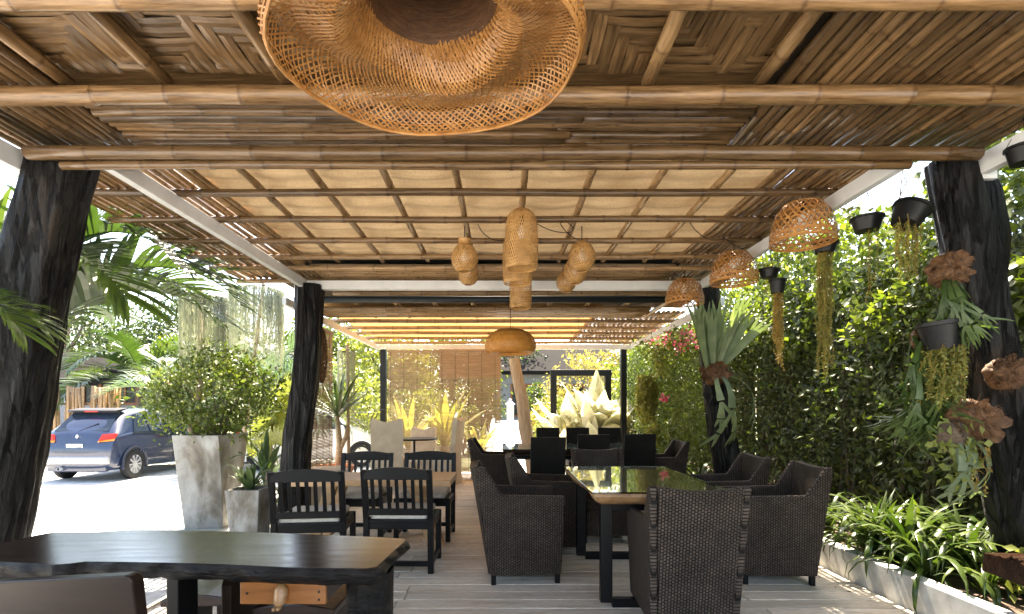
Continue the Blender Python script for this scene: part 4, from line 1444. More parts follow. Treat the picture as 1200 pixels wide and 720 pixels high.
def pot_mesh(r, h):
    m = MB(); m.lathe([(0, 0), (r * .72, 0), (r * .95, h * .84), (r * 1.04, h * .86), (r * 1.05, h), (r * .96, h), (r * .9, h * .86), (0, h * .84)], 24)
    return m
def hang_pot(label, px, py, Y, r, h, tilt, mat, n, L0, L1, seed, top=0, rad=.6):
    p = W(px, py, Y)
    t = thing('hanging_pot', label, 'plant pot', p, 0, 'black pots hung along the steel beam')
    pot_mesh(r, h).build('pot', M['pot'], t, (0, 0, -h / 2), (0, tilt, 0), auto=40)
    m = MB()
    zt = 2.64 - p.z
    for a in range(3):
        an = a * 2.09 + .4
        m.tube([(r * math.cos(an), r * math.sin(an), h / 2 - .01 - tilt * r * math.cos(an)), (0.002 * a, 0, h / 2 + .16)], .0016, 4)
    m.tube([(0, 0, h / 2 + .16), (0, 0, zt)], .0022, 5)
    m.build('hanger_wire', M['cord'], t)
    if n: trailing(t, n, L0, L1, r * rad, mat, seed, -h * .2)
    if top:
        rs = np.random.RandomState(seed)
        leaf_cloud('foliage', M['lf_lit'], t, clumps(rs, (0, 0, h * .5 + .02), (r, r, .06), 8, top // 8, .03), (.04, .07), seed)
hang_pot('shallow black hanging pot with two long thin trailing stems', 1016, 263, 3.25, .092, .085, 0, M['lf_string'], 3, .35, .55, 2, top=24)
hang_pot('tilted black hanging pot with bushy green trails beside the leaning log', 1060, 252, 3.0, .098, .115, .45, M['lf_string'], 26, .2, .36, 3, rad=.8)
hang_pot('black hanging pot with very long yellow-green trails under the largest basket lamp', 966, 290, 3.75, .085, .085, .1, M['lf_string'], 46, .35, .95, 4)
hang_pot('small black hanging pot with leafy top above another pot', 901, 321, 4.5, .086, .075, .05, M['lf_string'], 5, .1, .2, 5, top=60)
hang_pot('small black hanging pot with dense amber trails, lower of a pair', 911, 336, 4.40, .068, .12, .02, M['lf_string_o'], 46, .2, .70, 6)
hang_pot('black hanging pot tucked under the front beam corner', 1200, 182, 2.75, .08, .09, .0, M['lf_string'], 0, 0, 0, 7)

# ------------------------------------------------------------------ raised planter along the right side
t = thing('planter_wall', 'low white rendered planter wall along the deck edge', 'planter', (2.6, 0, -.2))
for a, b in ((.2, 2.62), (2.625, 4.4), (4.405, 6.6), (6.605, 9.0)):
    m = MB(); m.box((0, (a + b) / 2, .2), (.1, b - a, .40 + rng.uniform(-.004, .004))); m.build('wall_panel', M['render'], t, bevel=.006)
m = MB(); m.box((.05, 9.06, .2), (.2, .1, .4)); m.build('end_wall', M['render'], t, bevel=.006)
g = MB(); n = 40; vs = []; fs = []
for i in range(n + 1):
    for j in range(9):
        x = 2.655 + (4.9 - 2.655) * j / 8; yy = 0 + 12.2 * i / n
        vs.append((x, yy, .135 + .03 * noise.noise(Vector((x * 3, yy * 3, 0)))))
for i in range(n):
    for j in range(8): fs.append((i * 9 + j, i * 9 + j + 1, (i + 1) * 9 + j + 1, (i + 1) * 9 + j))
g.add(vs, fs); struct(g.build('soil', M['soil'], smooth=True))

# ---- hedge: dark clipped face below, bright creeper above
def hedge_pts(rs, n, y0, y1, z0, z1, x0, depth, seed, lump=.18):
    yy = rs.uniform(y0, y1, n); zz = rs.uniform(z0, z1, n)
    out = np.empty((n, 3))
    for i in range(n):
        b = noise.noise(Vector((yy[i] * 1.1 + seed, zz[i] * 1.1, 0))) * lump + noise.noise(Vector((yy[i] * 3.3, zz[i] * 3.3 + seed, 4))) * lump * .6
        out[i] = (x0 + b + depth * rs.random() ** 1.5, yy[i], zz[i])
    return out
rs = np.random.RandomState(11)
hd = thing('hedge', 'tall dense dark green leafy hedge behind the strap-leaved plants', 'hedge', (3.7, 5, .12))
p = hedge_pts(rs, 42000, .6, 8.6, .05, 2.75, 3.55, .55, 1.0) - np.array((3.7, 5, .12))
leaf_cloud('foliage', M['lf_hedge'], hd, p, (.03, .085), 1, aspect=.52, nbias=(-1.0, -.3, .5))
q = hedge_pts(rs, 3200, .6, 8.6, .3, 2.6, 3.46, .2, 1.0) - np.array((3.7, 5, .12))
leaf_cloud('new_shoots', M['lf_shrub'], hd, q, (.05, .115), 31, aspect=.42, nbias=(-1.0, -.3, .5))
m = MB()
for i in range(46):
    yy = rng.uniform(-4.2, 3.6); x = rng.uniform(.05, .4)
    m.tube([(x, yy, 0), (x + rng.uniform(-.1, .1), yy + rng.uniform(-.15, .15), 1.2), (x + rng.uniform(-.15, .1), yy + rng.uniform(-.3, .3), 2.7)], [.02, .014, .006], 5)
o = m.build('stems', M['trunk'], hd); o['kind'] = 'stuff'
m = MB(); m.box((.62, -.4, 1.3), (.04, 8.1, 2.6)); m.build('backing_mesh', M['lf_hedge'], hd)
cr = thing('creeper', 'sunlit yellow-green creeper spilling over the top of the hedge', 'creeper', (3.9, 5, 2.4))
p = np.vstack([hedge_pts(rs, 26000, .6, 8.9, 2.1, 4.1, 3.52, .9, 7.0, .34), hedge_pts(rs, 2600, 1.5, 8, 1.9, 2.3, 3.45, .3, 3.0, .3)])
keep = np.array([noise.noise(Vector((q[1] * .9, q[2] * 1.2, 9))) > -.25 + max(0, q[2] - 3.1) * .42 for q in p])
p = p[keep] - np.array((3.9, 5, 2.4))
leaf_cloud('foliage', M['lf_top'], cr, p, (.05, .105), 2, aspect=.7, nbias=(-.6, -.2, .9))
m = MB()
for i in range(24):
    yy = rng.uniform(-4, 3.6)
    m.tube([(.0, yy, -.3), (rng.uniform(-.1, .3), yy + rng.uniform(-.3, .3), .7), (rng.uniform(-.2, .4), yy + rng.uniform(-.6, .6), 1.5)], [.012, .008, .004], 5)
o = m.build('stems', M['trunk'], cr); o['kind'] = 'stuff'

# ---- green wall with pink flowers further along
gw = thing('green_wall', 'bushy light green planted wall beyond the fern-carrying log', 'green wall', (3.5, 10.8, 0))
p = hedge_pts(rs, 26000, 8.3, 14.0, .0, 2.75, 3.1, .6, 5.0, .3) - np.array((3.5, 10.8, 0))
leaf_cloud('foliage', M['lf_wall'], gw, p, (.06, .12), 3, aspect=.32, droop=.5, nbias=(-.8, -.6, .5))
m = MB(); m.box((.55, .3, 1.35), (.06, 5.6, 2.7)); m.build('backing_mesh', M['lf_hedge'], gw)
fl = thing('flowering_vine', 'pink bougainvillea blooms cascading from the green wall top', 'flowering vine', (3.05, 9.2, 2.3))
pts = np.vstack([clumps(rs, c, (.32, .45, .22), 9, 18, .05) for c in ((.0, .0, .18), (-.1, -.9, .10), (.05, 1.0, .25))])
leaf_cloud('blooms', M['petal'], fl, pts, (.04, .07), 5, aspect=.9)
pts = np.vstack([clumps(rs, c, (.4, .6, .3), 14, 30, .1) for c in ((.1, .0, .2), (.1, -.9, .1), (.1, 1.0, .2))])
leaf_cloud('foliage', M['lf_top'], fl, pts, (.06, .1), 6, aspect=.6)
t = thing('flowering_vine', 'single tuft of pink blooms low on the green wall', 'flowering vine', tuple(W(777, 468, 9.4)))
leaf_cloud('blooms', M['petal'], t, clumps(rs, (0, 0, 0), (.06, .06, .06), 4, 10, .02), (.05, .08), 8, aspect=.9)
for (px, py, Y, n, L, lb) in ((758, 440, 10.4, 44, 1.05, 'thick hanging curtain of yellow-green string fern beside the black post'),
                              (778, 405, 9.6, 22, .6, 'short trailing string fern hung from the green wall top'),
                              (768, 500, 10.2, 40, .7, 'low mound of yellow-green string fern against the green wall')):
    q = W(px, py, Y); t = thing('string_fern', lb, 'fern', q, 0, 'string ferns on the green wall')
    trailing(t, n, L * .5, L, .2, M['lf_string'], int(px), 0, .06, (.05, .09), 50)

# ---- strap-leaved plants in the planter
straps = [strap_mesh(L, w, a, M['lf_strap'], i) for i, (L, w, a) in enumerate(((.62, .017, 1.9), (.70, .019, 2.4), (.55, .016, 1.3), (.75, .02, 2.9), (.5, .018, .8), (.66, .016, 3.3)))]
GP = 'strap-leaved plants in the white planter'
sp = [(2.77, 3.36, 34, .8, 1.05, 'strap-leaved plant leaning out over the planter edge beside the low one'),
      (2.77, 3.86, 40, .85, 1.1, 'strap-leaved plant arching over the planter edge beside the broad one'),
      (2.90, 3.08, 24, .6, .85, 'low strap-leaved plant spilling over the planter before the timber slab'),
      (2.86, 3.62, 64, .9, 1.25, 'large dark strap-leaved plant drooping over the white planter wall'),
      (3.12, 3.45, 50, .9, 1.25, 'tall strap-leaved plant behind the drooping one, near the leaning log'),
      (2.98, 4.05, 60, .9, 1.2, 'broad strap-leaved plant beside the wicker armchair at the planter'),
      (3.22, 3.95, 44, .9, 1.2, 'strap-leaved plant tucked against the dark hedge'),
      (2.95, 4.65, 32, .7, 1.0, 'strap-leaved plant behind the second armchair along the planter'),
      (3.0, 5.4, 28, .7, .95, 'strap-leaved plant at the foot of the fern-carrying log'),
      (2.95, 6.5, 28, .8, 1.05, 'strap-leaved plant just beyond the fern-carrying log'),
      (2.9, 7.6, 30, .85, 1.15, 'pale strap-leaved plant beside the far armchair and green wall'),
      (2.95, 8.5, 28, .8, 1.1, 'strap-leaved plant at the end of the white planter')]
for i, (x, yv, n, a, b, lb) in enumerate(sp):
    clump_plant('strap_plant', lb, 'plant', (x, yv, .135), straps, n, a, b, (-.35, .5), GP, 40 + i)
rs2 = np.random.RandomState(5)
for i, (x, yv, lb) in enumerate(((3.02, 2.86, 'small pale succulent shrub under the timber slab'), (3.28, 3.2, 'pale small-leaved bush at the foot of the leaning log'))):
    t = thing('small_shrub', lb, 'shrub', (x, yv, .12))
    leaf_cloud('foliage', M['lf_lit'], t, clumps(rs2, (0, 0, .16), (.17, .17, .14), 22, 8, .03), (.05, .09), i + 60, aspect=.55, stuff=True)
    m = MB()
    for k in range(7): m.tube([(0, 0, 0), (rng.uniform(-.08, .08), rng.uniform(-.08, .08), .12), (rng.uniform(-.15, .15), rng.uniform(-.15, .15), .26)], [.005, .004, .002], 5)
    m.build('stem', M['trunk'], t)['kind'] = 'stuff'

# ---- staghorn ferns
def antler_mesh(L, w, mat, seed, droop, lobes=3):
    rr = random.Random(seed); m = MB()
    def grow(p, d, sd, w, L, depth):
        pts = []; wd = []; K = 6; q = p.copy()
        for k in range(K + 1):
            f = k / K
            pts.append(q.copy())
            wd.append(w * ((.62 + .5 * f * f) if depth else (1 - .8 * f ** 2.2)))
            d = (d + Vector((0, 0, -droop * .2)) + sd * rr.uniform(-.1, .1)).normalized()
            q = q + d * L / K
        sd = (sd - d * sd.dot(d)).normalized()
        m.strip(pts, wd, sd, .18)
        if depth:
            nb = 2 if rr.random() < .75 else lobes
            for b in range(nb):
                an = (-.42 + .84 * b / (nb - 1)) * rr.uniform(.7, 1.2)
                nd = (d * math.cos(an) + sd * math.sin(an)).normalized()
                side = -1 if b == 0 else (1 if b == nb - 1 else 0)
                grow(q + sd * w * .42 * side - nd * w * .9, nd, (sd - nd * sd.dot(nd)).normalized(), w * .7, L * rr.uniform(.65, .9), depth - 1)
    grow(Vector((0, 0, 0)), Vector((1, 0, .35)).normalized(), Vector((0, 1, 0)), w, L, 2)
    return m.mesh('antler_frond', mat, smooth=True)
def broad_mesh(L, w, mat, seed):
    rr = random.Random(seed); m = MB(); pts = []; wd = []; K = 7
    q = Vector((0, 0, 0)); d = Vector((.35, 0, 1)).normalized()
    for k in range(K + 1):
        f = k / K
        pts.append(q.copy()); wd.append(w * (.45 + .75 * f) * (1 if f < .8 else .9))
        d = (d + Vector((.05, 0, 0))).normalized(); q = q + d * L / K
    m.strip(pts, wd, Vector((0, 1, 0)), .3)
    for b in (-1, 0, 1):
        pp = [pts[-1] + Vector((0, b * w * .75, 0)) + (d + Vector((.02, b * .22, 0))) * (L * .3) * k / 3 for k in range(4)]
        m.strip(pp, [w * .42, w * .36, w * .24, w * .06], Vector((0, 1, 0)), .2)
    return m.mesh('broad_frond', mat, smooth=True)
def shield(parent, loc, rx, ry, rz_, seed, rot=(0, 0, 0), mat='coir', name='dry_shield'):
    """papery overlapping shield fronds: fibrous dome with ragged flaps"""
    m = MB(); vs = []; fs = []; A = 48; B = 22
    for j in range(B + 1):
        th = math.pi * j / B
        for i in range(A):
            ph = 2 * math.pi * i / A
            d = Vector((math.sin(th) * math.cos(ph), math.cos(th), math.sin(th) * math.sin(ph)))
            k = 1 + .14 * noise.noise(d * 1.8 + Vector((seed, 0, 0))) + .12 * noise.noise(Vector((math.cos(ph) * 5 + seed, math.sin(ph) * 5, th * .7))) + .07 * noise.noise(Vector((math.cos(ph) * 12, math.sin(ph) * 12 + seed, th * 1.5)))
            vs.append((d.x * rx * k, d.y * ry * k, d.z * rz_ * k))
    for j in range(B):
        for i in range(A):
            i2 = (i + 1) % A
            fs.append((j * A + i, (j + 1) * A + i, (j + 1) * A + i2, j * A + i2))
    m.add(vs, fs)
    if mat == 'coir':
        rr = random.Random(seed)
        for k in range(240):
            a = rr.uniform(0, 6.28); R0 = rr.uniform(.2, .98)
            c = Vector((math.cos(a) * rx, 0, math.sin(a) * rz_)) * R0 + Vector((0, -ry * math.sqrt(max(0, 1 - R0 * R0)) * 1.04, 0))
            dd = Vector((math.cos(a + rr.uniform(-.4, .4)), rr.uniform(-.6, .1), math.sin(a))).normalized()
            Lf = rx * rr.uniform(.15, .42)
            m.strip([c, c + dd * Lf * .5, c + dd * Lf + Vector((0, 0, -.15 * Lf))], [.0022, .0018, .0006], dd.cross(Vector((0, 1, 0))).normalized())
        for k in range(16):
            a = rr.uniform(0, 6.28); R0 = rr.uniform(.45, .95)
            c = Vector((math.cos(a) * rx, 0, math.sin(a) * rz_)) * R0 + Vector((0, -ry * math.sqrt(max(0, 1 - R0 * R0)) * .9, 0))
            dd = Vector((math.cos(a), -.3, math.sin(a))).normalized()
            Lf = rx * rr.uniform(.25, .5); q0 = rr.uniform(.8, 2.2)
            pp = [c + dd * (Lf * q / 5) + Vector((0, -.10 * rx * (q / 5) ** 2 * q0, 0)) for q in range(6)]
            sd = dd.cross(Vector((0, 1, 0))).normalized()
            w_ = rx * rr.uniform(.16, .3)
            m.strip(pp, [w_ * (1 if q < 4 else .8 - .35 * (q - 4)) * rr.uniform(.8, 1.15) for q in range(6)], sd, rr.uniform(.2, .5))
    return m.build(name, M[mat], parent, loc, rot, auto=80)
ant_g = [antler_mesh(.19, .015, M['lf_stag_g'], i, .6) for i in range(4)]
ant_s = [antler_mesh(.30, .036, M['lf_stag'], 20 + i, .75) for i in range(4)]
brd = [broad_mesh(.44 + .07 * i, .044, M['lf_stag'], i) for i in range(3)]

p0 = W(836, 438, 5.74)
t = thing('staghorn_fern', 'giant staghorn fern with upright grey-green fronds on the log post', 'fern', p0)
shield(t, (0, 0, 0), .14, .09, .13, 3)
shield(t, (-.02, .01, -.22), .09, .06, .14, 5, mat='log', name='mount')
rr = random.Random(3)
for i in range(15):
    f = -1 + 2 * (i + .5) / 15
    s = rr.uniform(.85, 1.2)
    ob('broad_frond', rr.choice(brd), t, (f * .09, -.04 + .03 * (i % 3), .05), (-.55 * f + rr.uniform(-.22, .22), rr.uniform(-.55, -.05), -1.57 + rr.uniform(-.7, .7)), (s, s, s))
for lx, tl, az, s in ((.08, .95, -1.3, 1.35), (.0, 1.1, -2.0, 1.0), (.14, .45, -.5, .95)):
    ob('antler_frond', rr.choice(ant_s), t, (lx, -.07, -.03), (0, tl, az), (s, s, s))

p1 = W(1108, 318, 2.86)
t = thing('staghorn_fern', 'green staghorn fern under a ball of dry brown shield fronds on log', 'fern', p1)
shield(t, (0, 0, 0), .092, .075, .095, 7)
for i in range(24):
    s = rr.uniform(.6, .95)
    ob('antler_frond', rr.choice(ant_g), t, (rr.uniform(-.06, .02), -.05, -.06), (rr.uniform(-.4, .4), rr.uniform(.75, 1.35), rr.uniform(-2.9, -.7)), (s, s, s))
p2 = W(1104, 393, 2.82)
t = thing('wall_pot', 'black pot on the log with bushy yellow-green fern hanging below it', 'plant pot', p2)
pot_mesh(.105, .15).build('pot', M['pot'], t, (0, 0, -.075), (0, -.12, 0), auto=40)
trailing(t, 60, .15, .36, .10, M['lf_string'], 81, -.06, .03, (.014, .03), 130)
m = MB(); m.tube([(.02, .05, .05), (.16, .10, .06)], .006, 6); m.build('bracket', M['steel'], t)
p3 = W(1078, 400, 2.9)
t = thing('staghorn_fern', 'long drooping green antler fern beside the black wall pot', 'fern', p3)
shield(t, (.07, .06, .02), .07, .05, .07, 12)
for i in range(26):
    s = rr.uniform(.85, 1.3)
    ob('antler_frond', rr.choice(ant_g), t, (rr.uniform(-.03, .05), rr.uniform(-.04, .04), rr.uniform(-.2, .05)), (rr.uniform(-.3, .3), rr.uniform(.9, 1.5), rr.uniform(-3.4, -.4)), (s, s, s))
p4 = W(1178, 438, 2.82)
t = thing('staghorn_fern', 'dry brown fern shield in wire mesh high on the leaning log', 'fern', p4)
shield(t, (0, .02, 0), .095, .06, .085, 21)
m = MB()
for i in range(7):
    m.tube([(-.09 + .03 * i, -.075, .06), (-.09 + .03 * i, -.06, .15)], .0014, 4); 
for i in range(4):
    m.tube([(-.1, -.07, .06 + .03 * i), (.1, -.07, .06 + .03 * i)], .0014, 4)
m.build('wire_mesh', M['steel'], t)['kind'] = 'stuff'
p5 = W(1132, 492, 2.80)
t = thing('staghorn_fern', 'large dry brown fern shield low on the leaning log with trailing succulents', 'fern', p5)
shield(t, (.02, 0, 0), .125, .085, .11, 31)
shield(t, (-.09, -.02, -.09), .08, .06, .09, 36, mat='soil', name='moss_ball')
leaf_cloud('foliage', M['lf_lit'], t, clumps(rs2, (-.13, -.06, -.17), (.12, .06, .17), 16, 7, .03), (.035, .06), 9, aspect=.7, droop=.6)
for i in range(6):
    s = rr.uniform(.7, .9)
    ob('antler_frond', rr.choice(ant_s), t, (rr.uniform(-.12, 0), -.06, -.1), (rr.uniform(-.2, .2), rr.uniform(1.0, 1.4), rr.uniform(-2.6, -1.0)), (s * .7, s * .7, s * .7))
o = ob('hanging_strings', None, t, (.0, -.07, -.14))
trailing(o, 9, .12, .26, .05, M['lf_string_o'], 33, 0, .01, (.012, .022), 60)

# ------------------------------------------------------------------ concrete planters on the left
def tapered(name, parent, w0, w1, h, mat, wall=.04, rz=0, tw=0):
    m = MB(); vs = []; fs = []
    K = 8
    for k in range(K + 1):
        f = k / K; hw = (w0 + (w1 - w0) * f) / 2; a = tw * (1 - f)
        for sx, sy in ((-1, -1), (1, -1), (1, 1), (-1, 1)):
            x, yy = sx * hw, sy * hw
            vs.append((x * math.cos(a) - yy * math.sin(a), x * math.sin(a) + yy * math.cos(a), h * f))
    for hw, z in ((w1 / 2 - wall, h), (w1 / 2 - wall, h - .05)):
        for sx, sy in ((-1, -1), (1, -1), (1, 1), (-1, 1)): vs.append((sx * hw, sy * hw, z))
    for k in range(K + 2):
        for i in range(4):
            j = (i + 1) % 4
            fs.append((k * 4 + i, k * 4 + j, (k + 1) * 4 + j, (k + 1) * 4 + i))
    m.add(vs, fs)
    m.build(name, M[mat], parent, (0, 0, 0), (0, 0, rz), bevel=.008)
    m = MB(); m.box((0, 0, h - .06), (w1 - 2 * wall - .004, w1 - 2 * wall - .004, .04)); m.build('soil', M['soil'], parent, (0, 0, 0), (0, 0, rz))
rs = np.random.RandomState(21)
bp = thing('concrete_planter', 'tall twisted tapering concrete planter holding a leafy shrub', 'planter', (-3.66, 6.42, -.2))
tapered('planter_box', bp, .44, .60, 1.14, 'conc', rz=-.10, tw=.24)
sh = thing('shrub', 'round bushy shrub growing from the tall concrete planter', 'shrub', (-3.62, 6.42, .91))
p = clumps(rs, (0, 0, .55), (.80, .58, .55), 120, 46, .11)
leaf_cloud('foliage', M['lf_shrub'], sh, p, (.05, .085), 4, aspect=.5)
p = clumps(rs, (-.1, .15, .75), (.65, .45, .38), 26, 36, .07)
leaf_cloud('sunlit_leaves', M['lf_lit'], sh, p, (.045, .07), 14, aspect=.5)  # yellowish upper leaves: sunlit tone is put into their colour
for i in range(11):
    a = i * 2.4; m = MB()
    m.tube([(math.cos(a) * .1, math.sin(a) * .1, 0), (math.cos(a) * .16, math.sin(a) * .14, .25), (math.cos(a) * .4, math.sin(a) * .35, .7)], [.018, .014, .006], 6)
    m.build('stem', M['trunk'], sh, smooth=True)
sp_ = thing('concrete_planter', 'small smooth concrete planter behind the black slat chair', 'planter', (-2.78, 5.62, -.2))
tapered('planter_box', sp_, .28, .37, .59, 'conc')
yl = [strap_mesh(L, w, a, M['lf_yuc'], i + 50, .3) for i, (L, w, a) in enumerate(((.42, .028, .9), (.48, .024, 1.6), (.36, .03, .4), (.5, .022, 2.2)))]
clump_plant('bromeliad', 'spiky green bromeliad in the small concrete planter', 'plant', (-2.78, 5.62, .35), yl, 26, .7, 1.05, (-.3, .45), None, 4)
clump_plant('cordyline', 'upright spiky cordyline between the concrete planters and log post', 'plant', (-2.95, 6.35, -.2), yl, 34, 1.0, 1.5, (-.5, .4), None, 9, lift=.75,
            base=lambda t: (lambda m: (m.tube([(0, 0, 0), (.02, 0, .8)], [.03, .022], 8), m.build('trunk', M['ptrunk'], t, smooth=True)))(MB()))

# ---- moss rings on stakes
def moss_ring(label, px, py, Y, r, L, pole, n, seed):
    c = W(px, py, Y)
    t = thing('moss_ring', label, 'hanging moss', c, 0, 'hoops hung with grey moss')
    m = MB(); m.tube([(r * math.cos(a * .2618), r * math.sin(a * .2618), .015 * math.sin(a)) for a in range(25)], .006, 5, False); m.build('hoop', M['steel'], t)
    rr = random.Random(seed); m = MB()
    for i in range(n):
        a = rr.uniform(0, 6.28); l = L * (rr.uniform(.4, 1.0) if rr.random() < .7 else rr.uniform(.1, .5)); q = r * rr.uniform(.90, 1.06); ph = rr.uniform(0, 6)
        pts = [(q * math.cos(a) + .012 * math.sin(ph + k * 1.9), q * math.sin(a) + .012 * math.cos(ph + k * 2.3), -l * k / 9) for k in range(10)]
        m.strip(pts, [.0034 * rr.uniform(.4, 1.4) * (1 - .07 * k) for k in range(10)], Vector((math.cos(ph), math.sin(ph), 0)))
    o = m.build('moss_curtain', M['lf_moss'], t, attr=True); o['kind'] = 'stuff'
    m = MB(); a, b = Vector(pole[0]) - c, Vector(pole[1]) - c
    m.tube([a, (a + b) / 2, b], [.032, .03, .026], 8); m.build('stake', M['ptrunk'], t, smooth=True)
    m = MB(); top = b
    for k in range(3):
        an = k * 2.09; m.tube([(r * math.cos(an), r * math.sin(an), 0), (b.x, b.y, max(b.z, .05))], .0025, 4)
    m.build('hanger_wire', M['cord'], t)['kind'] = 'stuff'
moss_ring('grey moss hoop on a straight stake over the leafy shrub', 239, 349, 6.5, .26, 1.0, (W(232, 512, 6.42), W(236, 338, 6.5)), 1100, 1)
moss_ring('wide grey moss hoop on a slanting stake beside the log post', 301, 341, 7.3, .34, 1.15, (W(275, 600, 7.35), W(309, 332, 7.3)), 1300, 2)
moss_ring('narrow grey moss hoop by the yucca and reed blind', 406, 412, 9.3, .15, 1.4, (W(409, 573, 9.3), W(407, 404, 9.3)), 200, 3)
moss_ring('thin pale wisp of moss hanging beside the leafy shrub', 194, 452, 6.6, .07, .5, (Vector((-3.84, 6.35, .91)), W(196, 446, 6.6)), 90, 4)

# ---- yucca in terracotta pot, blinds
yw = thing('terracotta_pot', 'wide terracotta pot behind the slat chairs', 'plant pot', (-3.05, 9.2, -.2))
m = MB(); m.lathe([(0, 0), (.26, 0), (.34, .36), (.37, .37), (.37, .44), (.33, .44), (.32, .38), (0, .37)], 28); m.build('pot', M['terra'], yw, auto=40)
yucl = [strap_mesh(L, w, a, M['lf_yuc'], i + 70, .25, tipw=.03) for i, (L, w, a) in enumerate(((.85, .022, .5), (.9, .02, 1.0), (.8, .022, 1.6), (.95, .02, .2)))]
def yuc_base(t):
    m = MB(); m.tube([(0, 0, -.95), (.02, .0, -.5), (-.02, 0, 0)], [.07, .055, .04], 9); m.build('trunk', M['ptrunk'], t, smooth=True)
    m = MB(); m.tube([(.02, 0, -.6), (.14, 0, -.35), (.17, 0, -.15)], [.045, .04, .03], 9); m.build('trunk', M['ptrunk'], t, smooth=True)
clump_plant('yucca', 'tall spiky green yucca growing from the terracotta pot', 'plant', (-2.95, 9.15, 1.12), yucl, 80, .8, 1.15, (-.3, 1.5), None, 12, base=yuc_base)
def blind(label, x0, x1, z0, z1, Y, axis='x', pitch=.024, duty=.62, group='split reed blinds'):
    t = thing('reed_blind', label, 'blind', ((x0 + x1) / 2, Y, z0) if axis == 'x' else (Y, (x0 + x1) / 2, z0), 0 if axis == 'x' else math.pi / 2, group)
    m = MB(); L = x1 - x0; z = 0; rr = random.Random(int(Y * 10))
    while z < z1 - z0:
        h = pitch * (duty if z + z0 > 1.7 else duty * .84) * rr.uniform(.8, 1.15)
        m.box((rr.uniform(-.004, .004), rr.uniform(-.003, .003), z), (L, .004, h)); z += pitch
    m.build('slats', M['blind'], t)['kind'] = 'stuff'
    m = MB()
    for k in range(int(L / .3) + 1):
        m.tube([(-L / 2 + .06 + k * .3, -.006, 0), (-L / 2 + .06 + k * .3, -.006, z1 - z0)], .003, 4)
    m.build('tie_cords', M['cord'], t)['kind'] = 'stuff'
    m = MB(); m.box((0, 0, z1 - z0 + .02), (L + .02, .03, .05)); m.build('head_rail', M['blind'], t)
    return t
blind('pale open reed blind hung next to the black post', -2.62, -1.46, -.16, 2.55, 11.62, pitch=.026, duty=.76)
blind('brown reed blind hung beside the orange mushroom lamp', -1.45, -.06, -.16, 2.55, 11.60, pitch=.024, duty=.84)
blind('narrow reed roll doubled over the top of the brown blind', -1.45, -.06, 1.95, 2.56, 11.54, pitch=.022, duty=.9)
blind('reed blind hung side on behind the charred log and woven fish-trap', 7.75, 8.9, .1, 2.55, -2.97, axis='y', pitch=.024, duty=.85)
t = thing('fish_trap', 'long brown woven fish-trap hanging behind the log post', 'ornament', tuple(W(377, 418, 6.15)))
weave([(.02, -.32), (.05, -.25), (.07, -.05), (.065, .15), (.04, .3), (.01, .34)], 16, .4, .006, 'coir', 'woven_body', t, None, .001, 14, hoops=((.3, .004), (.6, .004)))
m = MB(); m.tube([(0, 0, .33), (0, -.1, .80)], .003, 4); m.build('cord', M['cord'], t)

# ---- golden bird's-nest ferns behind the blinds and pale broad-leaved plants past the table
nest = [strap_mesh(L, w, a, M['lf_nest'], i + 90, .3, tipw=.12) for i, (L, w, a) in enumerate(((1.25, .085, .6), (1.1, .09, 1.1), (1.35, .08, .25), (1.0, .085, 1.7)))]
pale = [strap_mesh(L, w, a, M['lf_pale'], i + 120, .35, tipw=.22) for i, (L, w, a) in enumerate(((1.0, .17, .5), (.9, .18, 1.2), (1.1, .15, .2), (.85, .18, 1.9)))]
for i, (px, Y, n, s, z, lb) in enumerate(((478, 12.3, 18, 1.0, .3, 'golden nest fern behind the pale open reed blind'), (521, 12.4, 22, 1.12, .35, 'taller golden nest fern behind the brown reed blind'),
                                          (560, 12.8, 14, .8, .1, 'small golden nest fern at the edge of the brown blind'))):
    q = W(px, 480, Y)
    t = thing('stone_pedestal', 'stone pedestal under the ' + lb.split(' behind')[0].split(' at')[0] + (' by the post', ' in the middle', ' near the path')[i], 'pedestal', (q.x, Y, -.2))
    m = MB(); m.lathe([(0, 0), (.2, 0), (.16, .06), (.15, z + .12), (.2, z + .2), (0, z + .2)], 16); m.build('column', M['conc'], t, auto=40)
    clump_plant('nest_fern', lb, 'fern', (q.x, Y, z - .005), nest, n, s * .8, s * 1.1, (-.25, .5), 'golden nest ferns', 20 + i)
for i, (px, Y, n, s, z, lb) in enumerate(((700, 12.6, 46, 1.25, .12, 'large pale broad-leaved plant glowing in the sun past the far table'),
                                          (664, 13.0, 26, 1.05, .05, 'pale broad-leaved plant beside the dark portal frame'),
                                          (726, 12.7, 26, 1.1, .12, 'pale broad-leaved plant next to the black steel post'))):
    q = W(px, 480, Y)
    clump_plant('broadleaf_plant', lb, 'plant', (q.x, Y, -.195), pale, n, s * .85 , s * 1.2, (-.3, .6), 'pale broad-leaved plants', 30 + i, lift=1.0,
                base=lambda t: (lambda m: (m.tube([(0, 0, 0), (.02, 0, 1.05)], [.05, .03], 8), m.build('stem', M['ptrunk'], t, smooth=True)))(MB()))

